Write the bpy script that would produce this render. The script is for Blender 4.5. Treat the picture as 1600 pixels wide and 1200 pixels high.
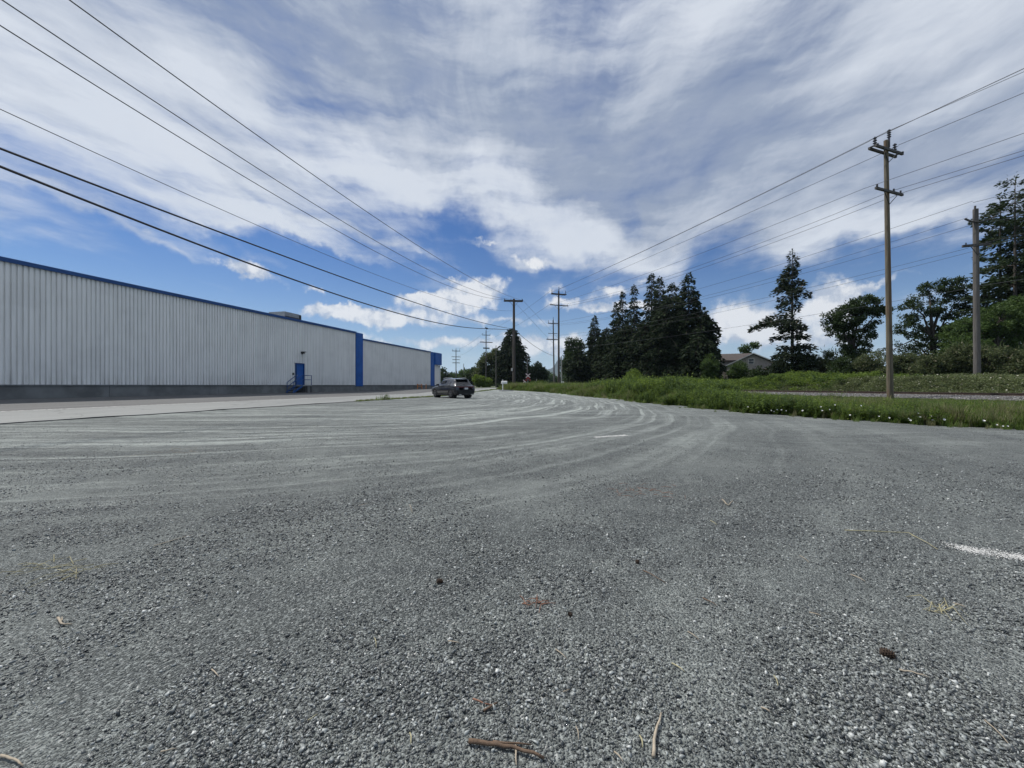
import bpy, math, random
import numpy as np
from mathutils import Vector, Matrix

R = math.radians
random.seed(7)
RNG = np.random.default_rng(11)
for o in list(bpy.data.objects):
    bpy.data.objects.remove(o)
SC = bpy.context.scene
COL = SC.collection

# ------------------------------------------------------------------ camera
FPX = 625.0            # focal length in pixels of a 1600 px wide picture
CAMH = 1.1
HOR = 602.0
cd = bpy.data.cameras.new('camera')
cam = bpy.data.objects.new('camera', cd)
COL.objects.link(cam)
cam.location = (0, 0, CAMH)
cam.rotation_euler = (R(90), 0, 0)
cd.sensor_fit = 'HORIZONTAL'
cd.sensor_width = 36
cd.lens = 36 * FPX / 1600
cd.shift_y = (HOR - 600) / 1600
cd.clip_start = 0.05
cd.clip_end = 20000
SC.camera = cam

# ------------------------------------------------------------------ exposure, sun
SC.view_settings.view_transform = 'Standard'
SC.view_settings.look = 'None'
SC.view_settings.exposure = 0.3
SC.view_settings.gamma = 1.0
SC.view_settings.use_curve_mapping = False
SUN_AZ = R(-62)        # from +Y (straight ahead), negative = to the left
SUN_EL = R(57)
sun_dir = Vector((math.sin(SUN_AZ) * math.cos(SUN_EL), math.cos(SUN_AZ) * math.cos(SUN_EL), math.sin(SUN_EL)))
sl = bpy.data.lights.new('sun', 'SUN')
sl.energy = 3.4
sl.angle = R(1.5)
sl.color = (1.0, 0.955, 0.89)
so = bpy.data.objects.new('sun', sl)
COL.objects.link(so)
so.rotation_euler = (-sun_dir).to_track_quat('-Z', 'Y').to_euler()
so.location = sun_dir * 200

# ------------------------------------------------------------------ node helper
class NT:
    def __init__(s, tree):
        s.t = tree
    def node(s, typ, **kw):
        n = s.t.nodes.new(typ)
        for k, v in kw.items():
            setattr(n, k, v)
        return n
    def put(s, sock, v):
        if isinstance(v, bpy.types.NodeSocket):
            s.t.links.new(v, sock)
        elif v is not None:
            sock.default_value = v
    def m(s, op, a, b=None, c=None, clamp=False):
        n = s.node('ShaderNodeMath', operation=op, use_clamp=clamp)
        s.put(n.inputs[0], a); s.put(n.inputs[1], b); s.put(n.inputs[2], c)
        return n.outputs[0]
    def vm(s, op, a, b=None, scale=None):
        n = s.node('ShaderNodeVectorMath', operation=op)
        s.put(n.inputs[0], a); s.put(n.inputs[1], b)
        if scale is not None: s.put(n.inputs['Scale'], scale)
        return n.outputs['Value'] if op in ('DOT_PRODUCT', 'LENGTH', 'DISTANCE') else n.outputs[0]
    def xyz(s, x, y, z=0.0):
        n = s.node('ShaderNodeCombineXYZ')
        s.put(n.inputs[0], x); s.put(n.inputs[1], y); s.put(n.inputs[2], z)
        return n.outputs[0]
    def sep(s, v):
        n = s.node('ShaderNodeSeparateXYZ'); s.put(n.inputs[0], v)
        return n.outputs[0], n.outputs[1], n.outputs[2]
    def noise(s, vec, scale, detail=4, rough=0.5, dist=0.0, out=0):
        n = s.node('ShaderNodeTexNoise')
        s.put(n.inputs['Vector'], vec)
        n.inputs['Scale'].default_value = scale
        n.inputs['Detail'].default_value = detail
        n.inputs['Roughness'].default_value = rough
        n.inputs['Distortion'].default_value = dist
        return n.outputs[out]
    def voro(s, vec, scale, feature='F1', out='Distance', rand=1.0):
        n = s.node('ShaderNodeTexVoronoi', feature=feature)
        s.put(n.inputs['Vector'], vec)
        n.inputs['Scale'].default_value = scale
        n.inputs['Randomness'].default_value = rand
        return n.outputs[out]
    def ramp(s, v, a, b, lo=0.0, hi=1.0, smooth=True):
        n = s.node('ShaderNodeMapRange', interpolation_type='SMOOTHSTEP' if smooth else 'LINEAR')
        s.put(n.inputs[0], v); s.put(n.inputs[1], a); s.put(n.inputs[2], b)
        s.put(n.inputs[3], lo); s.put(n.inputs[4], hi)
        return n.outputs[0]
    def mix(s, f, a, b, blend='MIX'):
        n = s.node('ShaderNodeMix', data_type='RGBA', blend_type=blend)
        s.put(n.inputs[0], f)
        s.put(n.inputs[6], rgba(a) if not isinstance(a, bpy.types.NodeSocket) else a)
        s.put(n.inputs[7], rgba(b) if not isinstance(b, bpy.types.NodeSocket) else b)
        return n.outputs[2]
    def map(s, v, loc=(0, 0, 0), rot=(0, 0, 0), sc=(1, 1, 1), typ='POINT'):
        n = s.node('ShaderNodeMapping', vector_type=typ)
        s.put(n.inputs[0], v)
        n.inputs['Location'].default_value = loc
        n.inputs['Rotation'].default_value = rot
        n.inputs['Scale'].default_value = sc
        return n.outputs[0]

def rgba(c):
    return (c[0], c[1], c[2], 1.0)

# ------------------------------------------------------------------ world: blue sky with a veil of cirrus and low cumulus
def pix_dir(px, py):
    u = (px - 800) / FPX; v = (HOR - py) / FPX
    az = math.atan2(u, 1.0)
    el = math.atan2(v, math.hypot(u, 1.0))
    return az, el

# sky radiances (cloud white, cloud grey, cumulus base and top)
C_WHITE = (5.55, 5.95, 6.6); C_GREY = (2.45, 2.95, 3.95); C_CB = (3.9, 4.4, 5.3); C_CT = (6.9, 7.0, 7.2); SKYV = 0.68
def build_world():
    w = bpy.data.worlds.new('World'); SC.world = w
    w.use_nodes = True
    w.cycles.sampling_method = 'MANUAL'; w.cycles.sample_map_resolution = 512
    t = w.node_tree; t.nodes.clear(); N = NT(t)
    out = N.node('ShaderNodeOutputWorld'); bg = N.node('ShaderNodeBackground')
    t.links.new(bg.outputs[0], out.inputs[0])
    bg.inputs[1].default_value = 0.1
    sky = N.node('ShaderNodeTexSky', sky_type='NISHITA')
    sky.sun_disc = False
    sky.sun_elevation = SUN_EL
    sky.sun_rotation = SUN_AZ
    sky.altitude = 0; sky.air_density = 1.0; sky.dust_density = 0.0; sky.ozone_density = 3.0
    tc = N.node('ShaderNodeTexCoord').outputs['Generated']
    x, y, z = N.sep(tc)
    el = N.m('ARCSINE', z)
    az = N.m('ARCTAN2', x, y)
    ae = N.xyz(az, el, 0.0)
    # a cloud deck seen in perspective
    zp = N.m('MAXIMUM', N.m('ADD', z, 0.10), 0.03)
    deck = N.xyz(N.m('DIVIDE', x, zp), N.m('DIVIDE', y, zp), 0.0)
    warp = N.noise(deck, 0.8, 3, 0.5, out=1)
    warp = N.vm('SCALE', N.vm('SUBTRACT', warp, (0.5, 0.5, 0.5)), scale=0.55)
    dw = N.vm('ADD', deck, warp)

    def blobs(lst, vec):
        acc = None
        for (px, py, wx, wy, rot, amp) in lst:
            a0, e0 = pix_dir(px, py)
            cosf = math.cos(math.atan((px - 800) / FPX))
            # (each blob waits for the one before it: keeps the shader's working memory small)
            vk = vec if acc is None else N.vm('ADD', vec, N.m('MULTIPLY', acc, 1e-9))
            q = N.map(vk, (a0, e0, 0), (0, 0, R(rot)), (wx / FPX * (cosf ** 1.5), wy / FPX * cosf, 1), 'TEXTURE')
            d = N.vm('DOT_PRODUCT', q, q)
            g = N.m('POWER', 0.36788, d)
            acc = N.m('MULTIPLY', g, amp) if acc is None else N.m('MULTIPLY_ADD', g, amp, acc)
        return acc

    # ---- high veil: streaky cirrus drawn out along the wind, with combed fibres
    st1 = N.noise(N.map(dw, rot=(0, 0, R(-24)), sc=(1.0, 0.42, 1)), 1.1, 9, 0.60, 0.25)
    st2 = N.noise(N.map(dw, (3.1, 1.7, 0), (0, 0, R(14)), (1.0, 0.26, 1)), 3.0, 9, 0.62, 0.25)
    ewarp = N.noise(ae, 5.0, 5, 0.6, out=1)
    ewarp = N.vm('SCALE', N.vm('SUBTRACT', ewarp, (0.5, 0.5, 0.5)), scale=0.20)
    aew = N.vm('ADD', ae, ewarp)
    aes = N.vm('ADD', ae, N.vm('SCALE', ewarp, scale=0.35))
    st3 = N.noise(N.map(aes, (0, 0, 0), (0, 0, R(14)), (0.9, 5.0, 1)), 3.4, 10, 0.60, 0.0)
    fib = N.m('ADD', N.m('ADD', N.m('MULTIPLY', st1, 0.44), N.m('MULTIPLY', st2, 0.22)), N.m('MULTIPLY', st3, 0.34))
    fib = N.m('MULTIPLY', N.m('SUBTRACT', fib, 0.5), 3.9)
    VEIL = [  # px, py, half sizes in pixels, tilt, strength
        (150, 50, 700, 215, -5, 0.85), (800, 10, 700, 240, 0, 0.80), (1450, 70, 560, 215, 10, 0.85),
        (760, 250, 190, 80, -22, 0.40), (880, 345, 130, 30, -30, 0.75), (600, 262, 240, 44, -20, 0.36), (945, 385, 60, 14, -28, 0.4),
        (300, 315, 330, 34, -10, 0.38), (40, 320, 160, 40, -4, 0.38), (590, 380, 130, 10, -14, 0.42), (60, 375, 130, 12, -3, 0.25), (420, 350, 170, 12, -10, .35), (250, 365, 200, 9, -8, .35), (520, 395, 120, 7, -12, .35), (150, 410, 180, 8, -4, .25), (1000, 380, 60, 10, 35, .35), (1080, 370, 60, 14, 30, .3),
        (1050, 400, 90, 45, 35, 0.35), (1250, 330, 130, 55, 12, 0.60), (1225, 385, 50, 30, 0, 0.5), (1390, 362, 120, 16, 12, 0.45), (1530, 320, 170, 40, 12, 0.35),
        (1025, 325, 34, 42, 50, 0.40), (1110, 300, 120, 50, 20, 0.15), (830, 408, 45, 9, -8, 0.45), (755, 379, 50, 6, -3, 0.35),
        (695, 345, 100, 38, -14, -0.75), (220, 440, 460, 44, -10, -0.45), (520, 430, 200, 36, -14, -0.45), (660, 420, 130, 30, -10, -.35), (250, 385, 300, 18, -10, -.25),
        (830, 440, 160, 36, -5, -0.25), (985, 335, 26, 34, -30, -0.35), (1110, 430, 70, 40, 25, -0.35), (1240, 440, 150, 22, 8, -0.2),
        (1460, 430, 200, 34, 10, -0.40), (1140, 380, 60, 40, 30, -0.3), (1330, 330, 60, 20, 20, -.25),
    ]
    bias = blobs(VEIL, aew)
    # the deck goes on overhead and behind as it does in view
    bias = N.m('ADD', bias, N.m('MULTIPLY', N.ramp(el, 0.60, 0.95), 0.75))
    bias = N.m('ADD', bias, N.m('MULTIPLY', N.m('MULTIPLY', N.ramp(y, 0.30, -0.20), N.ramp(el, 0.12, 0.45)), 0.75))
    bias = N.m('MINIMUM', bias, 0.95)
    dens = N.m('ADD', fib, N.m('SUBTRACT', bias, 0.16))
    veil = N.ramp(dens, -0.20, 0.88)
    veil = N.m('MULTIPLY', veil, 0.97)
    # thick grey parts of the deck against thin white ones
    GREY = [(940, 190, 260, 110, -20, 0.75), (1180, 230, 260, 100, 10, 0.50), (640, 100, 200, 70, -15, 0.30),
            (1520, 250, 200, 90, 10, 0.35), (830, 310, 60, 50, 0, 0.2), (1330, 300, 120, 40, 10, .25),
            (140, 170, 260, 70, -8, 0.10), (330, 60, 260, 60, -12, .15), (60, 300, 200, 50, -8, .12), (880, 350, 140, 36, -28, -1.1), (580, 270, 220, 50, -17, -0.7), (745, 245, 90, 60, -40, -.4), (330, 330, 260, 40, -10, -.4), (1250, 370, 60, 40, 0, -.3), (1420, 40, 250, 60, 10, -0.3), (1380, 370, 130, 30, 10, -.5)]
    gn = N.noise(N.map(dw, (7, 2, 0), sc=(1.0, 0.5, 1)), 1.3, 7, 0.60)
    grey = N.m('ADD', N.m('MULTIPLY_ADD', N.m('SUBTRACT', gn, 0.5), 2.2, 0.30), blobs(GREY, aew))
    grey = N.ramp(N.m('MULTIPLY_ADD', N.m('SUBTRACT', N.m('ADD', st2, st3), 1.0), -1.7, grey), 0.0, 1.0, smooth=False)
    vcol = N.mix(grey, C_WHITE, C_GREY)
    mot = N.noise(dw, 5.0, 8, 0.6)
    vcol = N.mix(N.ramp(mot, 0.3, 0.75), vcol, N.mix(0.16, vcol, (6.4, 6.6, 7.0)))
    hsv = N.node('ShaderNodeHueSaturation'); N.put(hsv.inputs['Color'], sky.outputs[0])
    hsv.inputs['Saturation'].default_value = 1.30
    hsv.inputs['Value'].default_value = SKYV
    hsv.inputs['Hue'].default_value = 0.513
    # pale air low down, the same all round
    low = N.m('POWER', 0.36788, N.m('DIVIDE', N.m('MAXIMUM', el, 0.0), 0.085))
    blue = N.mix(N.m('MULTIPLY', low, 0.92), hsv.outputs[0], (4.0, 5.1, 6.7))
    base = N.mix(veil, blue, vcol)
    # ---- low cumulus with shaded bases
    CUM = [(700, 472, 66, 20, 3, 1.0), (755, 450, 40, 20, 5, 1.0), (655, 464, 34, 9, 0, 0.7), (590, 497, 92, 15, 0, 1.0), (550, 488, 60, 8, 4, .6),
           (390, 422, 60, 13, -16, 0.95), (492, 453, 22, 7, -24, 0.7), (1155, 492, 44, 34, -10, 1.1), (1135, 518, 70, 16, -4, 0.9),
           (1300, 462, 46, 30, 0, 1.0), (1275, 488, 60, 18, 0, 0.8), (1380, 437, 60, 9, 4, 0.6), (850, 540, 110, 24, 0, 0.95), (890, 468, 44, 9, 6, 0.75), (930, 480, 60, 9, 0, .7),
           (640, 535, 190, 12, 0, 0.6), (800, 500, 90, 8, 0, .6), (1000, 480, 60, 9, 0, 0.6), (1280, 530, 110, 22, 0, 0.7), (870, 450, 30, 8, 10, .6), (705, 437, 22, 6, 0, .6), (832, 408, 42, 8, -8, .85), (760, 379, 44, 5, -3, .6), (660, 342, 14, 8, 0, .6), (915, 415, 30, 6, 0, .6), (520, 480, 60, 7, 5, .55), (1020, 440, 40, 9, 10, .55), (960, 455, 34, 10, 0, .6), (1480, 455, 60, 9, 6, .55), (1040, 395, 40, 16, 30, .5)]
    cn = N.noise(ae, 15, 9, 0.58)
    cb = blobs(CUM, N.vm('ADD', ae, N.vm('SCALE', N.vm('SUBTRACT', N.noise(ae, 16, 6, 0.62, out=1), (0.5, 0.5, 0.5)), scale=0.075)))
    cfar = N.noise(N.map(ae, sc=(1.0, 3.0, 1)), 7, 7, 0.6)   # the same fair-weather cloud all round the horizon
    band = N.m('MULTIPLY', N.ramp(el, 0.0, 0.06), N.ramp(el, 0.26, 0.12))
    behind = N.ramp(y, 0.55, 0.2)
    cb = N.m('ADD', cb, N.m('MULTIPLY', N.m('MULTIPLY', N.ramp(cfar, 0.5, 0.7), band), behind))
    cval = N.m('ADD', cb, N.m('MULTIPLY', N.m('SUBTRACT', cn, 0.5), 1.25))
    cmask = N.ramp(cval, 0.34, 0.86)
    up = N.noise(N.vm('ADD', ae, (0.012, 0.016, 0.0)), 15, 6, 0.58)
    lit = N.ramp(N.m('MULTIPLY_ADD', N.m('SUBTRACT', cn, up), 2.6, N.m('MULTIPLY', cval, 0.50)), 0.02, 0.62)
    ccol = N.mix(lit, C_CB, C_CT)
    base = N.mix(N.m('MULTIPLY', cmask, 0.93), base, ccol)
    N.put(bg.inputs[0], base)
build_world()

# ------------------------------------------------------------------ mesh helpers
class MB:
    """collects shapes; build() links them as ONE mesh object"""
    def __init__(s):
        s.v = []; s.f = []
    def add(s, vs, fs):
        b = len(s.v)
        s.v.extend(tuple(p) for p in vs)
        s.f.extend(tuple(i + b for i in f) for f in fs)
        return s
    def box(s, c, d, rz=0.0, M=None):
        hx, hy, hz = d[0] / 2, d[1] / 2, d[2] / 2
        if True:
            vs = [(x, y, z) for z in (-hz, hz) for (x, y) in ((-hx, -hy), (hx, -hy), (hx, hy), (-hx, hy))]
            fs = [(3, 2, 1, 0), (4, 5, 6, 7), (0, 1, 5, 4), (1, 2, 6, 5), (2, 3, 7, 6), (3, 0, 4, 7)]
        cr, sr = math.cos(rz), math.sin(rz)
        o = []
        for p in vs:
            q = Vector((p[0] * cr - p[1] * sr + c[0], p[0] * sr + p[1] * cr + c[1], p[2] + c[2]))
            if M is not None: q = M @ q
            o.append(q)
        return s.add(o, fs)
    def tube(s, pts, rad, n=8, cap=True):
        pts = [Vector(p) for p in pts]
        if not hasattr(rad, '__len__'): rad = [rad] * len(pts)
        vs = []; fs = []
        prev = None
        for i, p in enumerate(pts):
            d = (pts[min(i + 1, len(pts) - 1)] - pts[max(i - 1, 0)])
            d = d.normalized() if d.length > 1e-9 else Vector((0, 0, 1))
            if prev is None:
                a = Vector((0, 0, 1)) if abs(d.z) < 0.9 else Vector((1, 0, 0))
                u = d.cross(a).normalized()
            else:
                u = (prev - d * prev.dot(d))
                u = u.normalized() if u.length > 1e-6 else d.orthogonal().normalized()
            prev = u
            w = d.cross(u)
            for k in range(n):
                an = 2 * math.pi * k / n
                vs.append(p + (u * math.cos(an) + w * math.sin(an)) * rad[i])
        for i in range(len(pts) - 1):
            for k in range(n):
                k2 = (k + 1) % n
                fs.append((i * n + k, i * n + k2, (i + 1) * n + k2, (i + 1) * n + k))
        if cap:
            fs.append(tuple(range(n - 1, -1, -1)))
            b = (len(pts) - 1) * n
            fs.append(tuple(range(b, b + n)))
        return s.add(vs, fs)
    def bar(s, a, b, w, h=None):
        """square bar from a to b"""
        a, b = Vector(a), Vector(b); d = b - a
        L = d.length; h = h or w
        q = d.to_track_quat('X', 'Z')
        M = Matrix.Translation((a + b) / 2) @ q.to_matrix().to_4x4()
        return s.box((0, 0, 0), (L, w, h), M=M)
    def lathe(s, prof, c=(0, 0, 0), n=12, axis='Z'):
        vs = []; fs = []
        for (r, z) in prof:
            for k in range(n):
                a = 2 * math.pi * k / n
                p = (r * math.cos(a), r * math.sin(a), z)
                if axis == 'Y': p = (p[0], p[2], p[1])
                if axis == 'X': p = (p[2], p[0], p[1])
                vs.append((p[0] + c[0], p[1] + c[1], p[2] + c[2]))
        for i in range(len(prof) - 1):
            for k in range(n):
                k2 = (k + 1) % n
                fs.append((i * n + k, i * n + k2, (i + 1) * n + k2, (i + 1) * n + k))
        fs.append(tuple(range(n - 1, -1, -1)))
        b = (len(prof) - 1) * n
        fs.append(tuple(range(b, b + n)))
        return s.add(vs, fs)
    def prism(s, poly, axis_pts):
        """poly: list of (a,b) pairs; axis_pts(a,b,t) gives 3D point for t=0,1"""
        n = len(poly)
        vs = [axis_pts(a, b, 0) for a, b in poly] + [axis_pts(a, b, 1) for a, b in poly]
        fs = [tuple(range(n - 1, -1, -1)), tuple(range(n, 2 * n))]
        for i in range(n):
            j = (i + 1) % n
            fs.append((i, j, n + j, n + i))
        return s.add(vs, fs)
    def build(s, name, mat, parent=None, smooth=False, loc=None):
        me = bpy.data.meshes.new(name)
        me.from_pydata([tuple(p) for p in s.v], [], s.f)
        me.update()
        return link(name, me, mat, parent, smooth, loc)

def link(name, me, mat, parent=None, smooth=False, loc=None):
    if mat is not None and len(me.materials) == 0:
        me.materials.append(mat)
    if smooth:
        me.polygons.foreach_set('use_smooth', [True] * len(me.polygons))
    o = bpy.data.objects.new(name, me)
    COL.objects.link(o)
    if parent is not None: o.parent = parent
    if loc is not None: o.location = loc
    return o

def np_mesh(name, verts, quads, mat, parent=None, smooth=False):
    """quads (n,4) or tris (n,3) int array"""
    me = bpy.data.meshes.new(name)
    nf, k = quads.shape
    me.vertices.add(len(verts)); me.loops.add(nf * k); me.polygons.add(nf)
    me.vertices.foreach_set('co', np.ascontiguousarray(verts, dtype=np.float32).ravel())
    me.loops.foreach_set('vertex_index', np.ascontiguousarray(quads, dtype=np.int32).ravel())
    me.polygons.foreach_set('loop_start', np.arange(0, nf * k, k, dtype=np.int32))
    me.update(calc_edges=True)
    return link(name, me, mat, parent, smooth)

def tag(o, label=None, cat=None, group=None, kind=None):
    if label: o['label'] = label
    if cat: o['category'] = cat
    if group: o['group'] = group
    if kind: o['kind'] = kind
    return o

def thing(name, label, cat, loc=(0, 0, 0), rz=0.0, group=None):
    o = bpy.data.objects.new(name, None)
    o.empty_display_size = 0.3
    COL.objects.link(o)
    o.location = loc; o.rotation_euler = (0, 0, rz)
    return tag(o, label, cat, group)

def copy_tree(o, parent=None):
    c = o.copy(); COL.objects.link(c)
    if parent is not None: c.parent = parent
    for ch in list(o.children):
        copy_tree(ch, c)
    return c

def sstep(a, b, x):
    t = np.clip((np.asarray(x, dtype=float) - a) / (b - a), 0, 1)
    return t * t * (3 - 2 * t)

# ------------------------------------------------------------------ materials
MATS = {}
def principled(name):
    m = bpy.data.materials.new(name); m.use_nodes = True
    N = NT(m.node_tree)
    b = m.node_tree.nodes['Principled BSDF']
    return m, N, b

def mat(name, col, rough=0.7, var=0.15, nscale=6.0, bump=0.0, bscale=40.0, metal=0.0, spec=0.5, col2=None, detail=5, stretch=(1, 1, 1), coat=0.0):
    m, N, b = principled(name)
    tc = N.node('ShaderNodeTexCoord').outputs['Object']
    v = N.map(tc, sc=stretch)
    n = N.noise(v, nscale, detail, 0.6)
    c2 = col2 or tuple(c * (1 - var) for c in col)
    c1 = tuple(min(1, c * (1 + var * .6)) for c in col) if col2 is None else col
    N.put(b.inputs['Base Color'], N.mix(N.ramp(n, 0.3, 0.7), c2, c1))
    N.put(b.inputs['Roughness'], N.ramp(N.noise(v, nscale * 3.1, 3), 0.3, 0.7, max(0, rough - .08), min(1, rough + .08)))
    b.inputs['Metallic'].default_value = metal
    b.inputs['Specular IOR Level'].default_value = spec
    b.inputs['Coat Weight'].default_value = coat
    b.inputs['Coat Roughness'].default_value = 0.05
    if bump > 0:
        bn = N.node('ShaderNodeBump'); bn.inputs['Strength'].default_value = min(1, bump); bn.inputs['Distance'].default_value = 0.02
        N.put(bn.inputs['Height'], N.noise(v, bscale, 6, 0.65))
        N.put(b.inputs['Normal'], bn.outputs[0])
    MATS[name] = m
    return m

def leaf_mat(name, dark, light, trans=0.25, rough=0.55, dry=None):
    m, N, b = principled(name)
    g = N.node('ShaderNodeNewGeometry')
    tc = N.node('ShaderNodeTexCoord').outputs['Object']
    big = N.noise(tc, 0.7, 3, 0.6)
    f = N.m('ADD', N.m('MULTIPLY', g.outputs['Random Per Island'], 0.65), N.m('MULTIPLY', N.m('SUBTRACT', big, 0.32), 0.9), clamp=True)
    c = N.mix(f, dark, light)
    if dry:
        c = N.mix(N.ramp(g.outputs['Random Per Island'], 0.93, 0.95), c, dry)
    N.put(b.inputs['Base Color'], c)
    b.inputs['Roughness'].default_value = rough
    b.inputs['Specular IOR Level'].default_value = 0.15
    tr = N.node('ShaderNodeBsdfTranslucent')
    N.put(tr.inputs[0], N.mix(0.5, c, tuple(min(1, x * 1.4) for x in light)))
    ms = N.node('ShaderNodeMixShader'); ms.inputs[0].default_value = trans
    out = m.node_tree.nodes['Material Output']
    m.node_tree.links.new(b.outputs[0], ms.inputs[1]); m.node_tree.links.new(tr.outputs[0], ms.inputs[2])
    m.node_tree.links.new(ms.outputs[0], out.inputs[0])
    return m

def gravel_mat():
    m, N, b = principled('gravel_lot')
    pos = N.node('ShaderNodeNewGeometry').outputs['Position']
    x, y, z = N.sep(pos)
    p2 = N.xyz(x, y, 0.0)
    # swirl coordinate: tyre tracks turn through the lot
    wob = N.noise(p2, 0.13, 3, 0.5, out=1)
    pw = N.vm('ADD', p2, N.vm('SCALE', N.vm('SUBTRACT', wob, (.5, .5, .5)), scale=1.7))
    xw, yw, _ = N.sep(pw)
    ax = N.m('DIVIDE', N.m('ABSOLUTE', N.m('ADD', xw, 10.0)), 14.6)
    ay = N.m('DIVIDE', N.m('ABSOLUTE', N.m('SUBTRACT', yw, 36.0)), 26.5)
    r = N.m('POWER', N.m('ADD', N.m('POWER', ax, 2.7), N.m('POWER', ay, 2.7)), 1 / 2.7)
    ang = N.m('ARCTAN2', N.m('SUBTRACT', yw, 36.0), N.m('ADD', xw, 10.0))
    tr = N.noise(N.xyz(N.m('MULTIPLY', r, 85.0), N.m('MULTIPLY', ang, 2.3), 3.0), 1.0, 5, 0.62)
    tr2 = N.noise(N.xyz(N.m('MULTIPLY', r, 22.0), N.m('MULTIPLY', ang, 1.2), 9.0), 1.0, 3, 0.5)
    # straighter passes across the near half
    tr3 = N.noise(N.map(pw, rot=(0, 0, R(9)), sc=(0.12, 2.6, 1)), 1.0, 5, 0.6)
    ring = N.m('MULTIPLY', N.ramp(r, 0.25, 0.62), N.ramp(r, 1.72, 1.10))
    t1 = N.m('MULTIPLY', N.ramp(tr, 0.45, 0.66), N.ramp(tr2, 0.30, 0.56))
    t1 = N.m('MULTIPLY', t1, ring)
    t1 = N.m('MULTIPLY', t1, N.ramp(r, 1.10, 1.30, 1.0, 0.42))
    t1 = N.m('MULTIPLY', t1, N.ramp(N.noise(p2, 7.0, 6, 0.7), 0.34, 0.60, 0.62, 1.0))
    t3 = N.m('MULTIPLY', N.ramp(tr3, 0.47, 0.62), N.m('MULTIPLY', N.ramp(y, 5.5, 8.5), N.ramp(y, 24.0, 14.0)))
    t3 = N.m('MULTIPLY', t3, N.ramp(r, 1.05, 1.2, 1.0, 0.6))
    compact = N.ramp(N.noise(p2, 0.42, 5, 0.6), 0.46, 0.70)
    far = N.ramp(y, 4.0, 16.0)
    dust = N.m('ADD', N.m('ADD', N.m('MULTIPLY', t1, 1.25), N.m('MULTIPLY', t3, 0.38)), N.m('MULTIPLY', compact, 0.26), clamp=True)
    # stones
    jit = N.vm('ADD', p2, N.vm('SCALE', N.noise(p2, 60, 2, out=1), scale=0.012))
    cellc = N.voro(jit, 105, out='Color')
    celld = N.voro(jit, 105, out='Distance')
    cell2 = N.voro(jit, 230, out='Color')
    cr, cg, cb_ = N.sep(cellc)
    c2r, _, _ = N.sep(cell2)
    val = N.m('ADD', N.m('MULTIPLY', N.m('POWER', cr, 2.2), 0.9), N.m('MULTIPLY', c2r, 0.30))
    stone = N.mix(val, (0.036, 0.043, 0.044), (0.33, 0.357, 0.347))
    stone = N.mix(N.ramp(cg, 0.975, 0.985), stone, (0.52, 0.52, 0.50))
    fine = N.mix(N.m('ADD', N.m('MULTIPLY', c2r, 0.7), N.m('MULTIPLY', N.noise(p2, 300, 3), .4)), (0.080, 0.092, 0.090), (0.315, 0.342, 0.328))
    dustc = N.mix(N.m('MULTIPLY', c2r, 0.6), (0.42, 0.455, 0.43), (0.27, 0.295, 0.28))
    c = N.mix(N.m('MULTIPLY_ADD', compact, 0.4, 0.1), stone, fine)
    c = N.mix(dust, c, dustc)
    soft = N.noise(N.xyz(N.m('MULTIPLY', r, 15.0), N.m('MULTIPLY', ang, 1.1), 21.0), 1.0, 4, 0.6)
    soft = N.m('MULTIPLY', N.ramp(soft, 0.42, 0.66), N.m('MULTIPLY', N.ramp(r, 0.5, 0.9), N.ramp(r, 2.3, 1.5)))
    soft = N.m('MULTIPLY', soft, N.ramp(N.noise(p2, 2.6, 6, 0.7), 0.32, 0.62, 0.35, 1.0))
    c = N.mix(N.m('MULTIPLY', soft, 0.8), c, N.mix(0.45, c, dustc))
    # patches of darker loose stone
    dk = N.noise(N.map(pw, (5, 5, 0), sc=(0.5, 1.2, 1)), 0.55, 5, 0.6)
    c = N.mix(N.m('MULTIPLY', N.ramp(dk, 0.52, 0.70), 0.42), c, N.mix(1.0, c, (0.55, 0.57, 0.6), 'MULTIPLY'))
    mb = N.noise(p2, 3.5, 5, 0.65)
    c = N.mix(N.ramp(mb, 0.3, 0.7), N.mix(1.0, c, (0.84, 0.84, 0.85), 'MULTIPLY'), N.mix(1.0, c, (1.08, 1.08, 1.07), 'MULTIPLY'))
    # brown bits of leaf litter
    lit = N.m('MULTIPLY', N.ramp(N.noise(p2, 0.8, 3), 0.60, 0.74), N.ramp(N.noise(p2, 45, 3), 0.60, 0.66))
    c = N.mix(N.m('MULTIPLY', lit, 0.6), c, (0.18, 0.105, 0.065))
    N.put(b.inputs['Base Color'], c)
    b.inputs['Roughness'].default_value = 0.85
    b.inputs['Specular IOR Level'].default_value = 0.3
    bn = N.node('ShaderNodeBump'); bn.inputs['Strength'].default_value = 1.0; bn.inputs['Distance'].default_value = 0.016
    h = N.m('ADD', N.m('MULTIPLY', N.ramp(celld, 0.0, 0.7, 1.0, 0.0), N.m('MULTIPLY_ADD', dust, -0.7, 1.0)), N.m('MULTIPLY', c2r, 0.25))
    h = N.m('ADD', h, N.m('MULTIPLY', cr, 0.5))
    N.put(bn.inputs['Height'], h)
    N.put(b.inputs['Normal'], bn.outputs[0])
    return m

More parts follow.
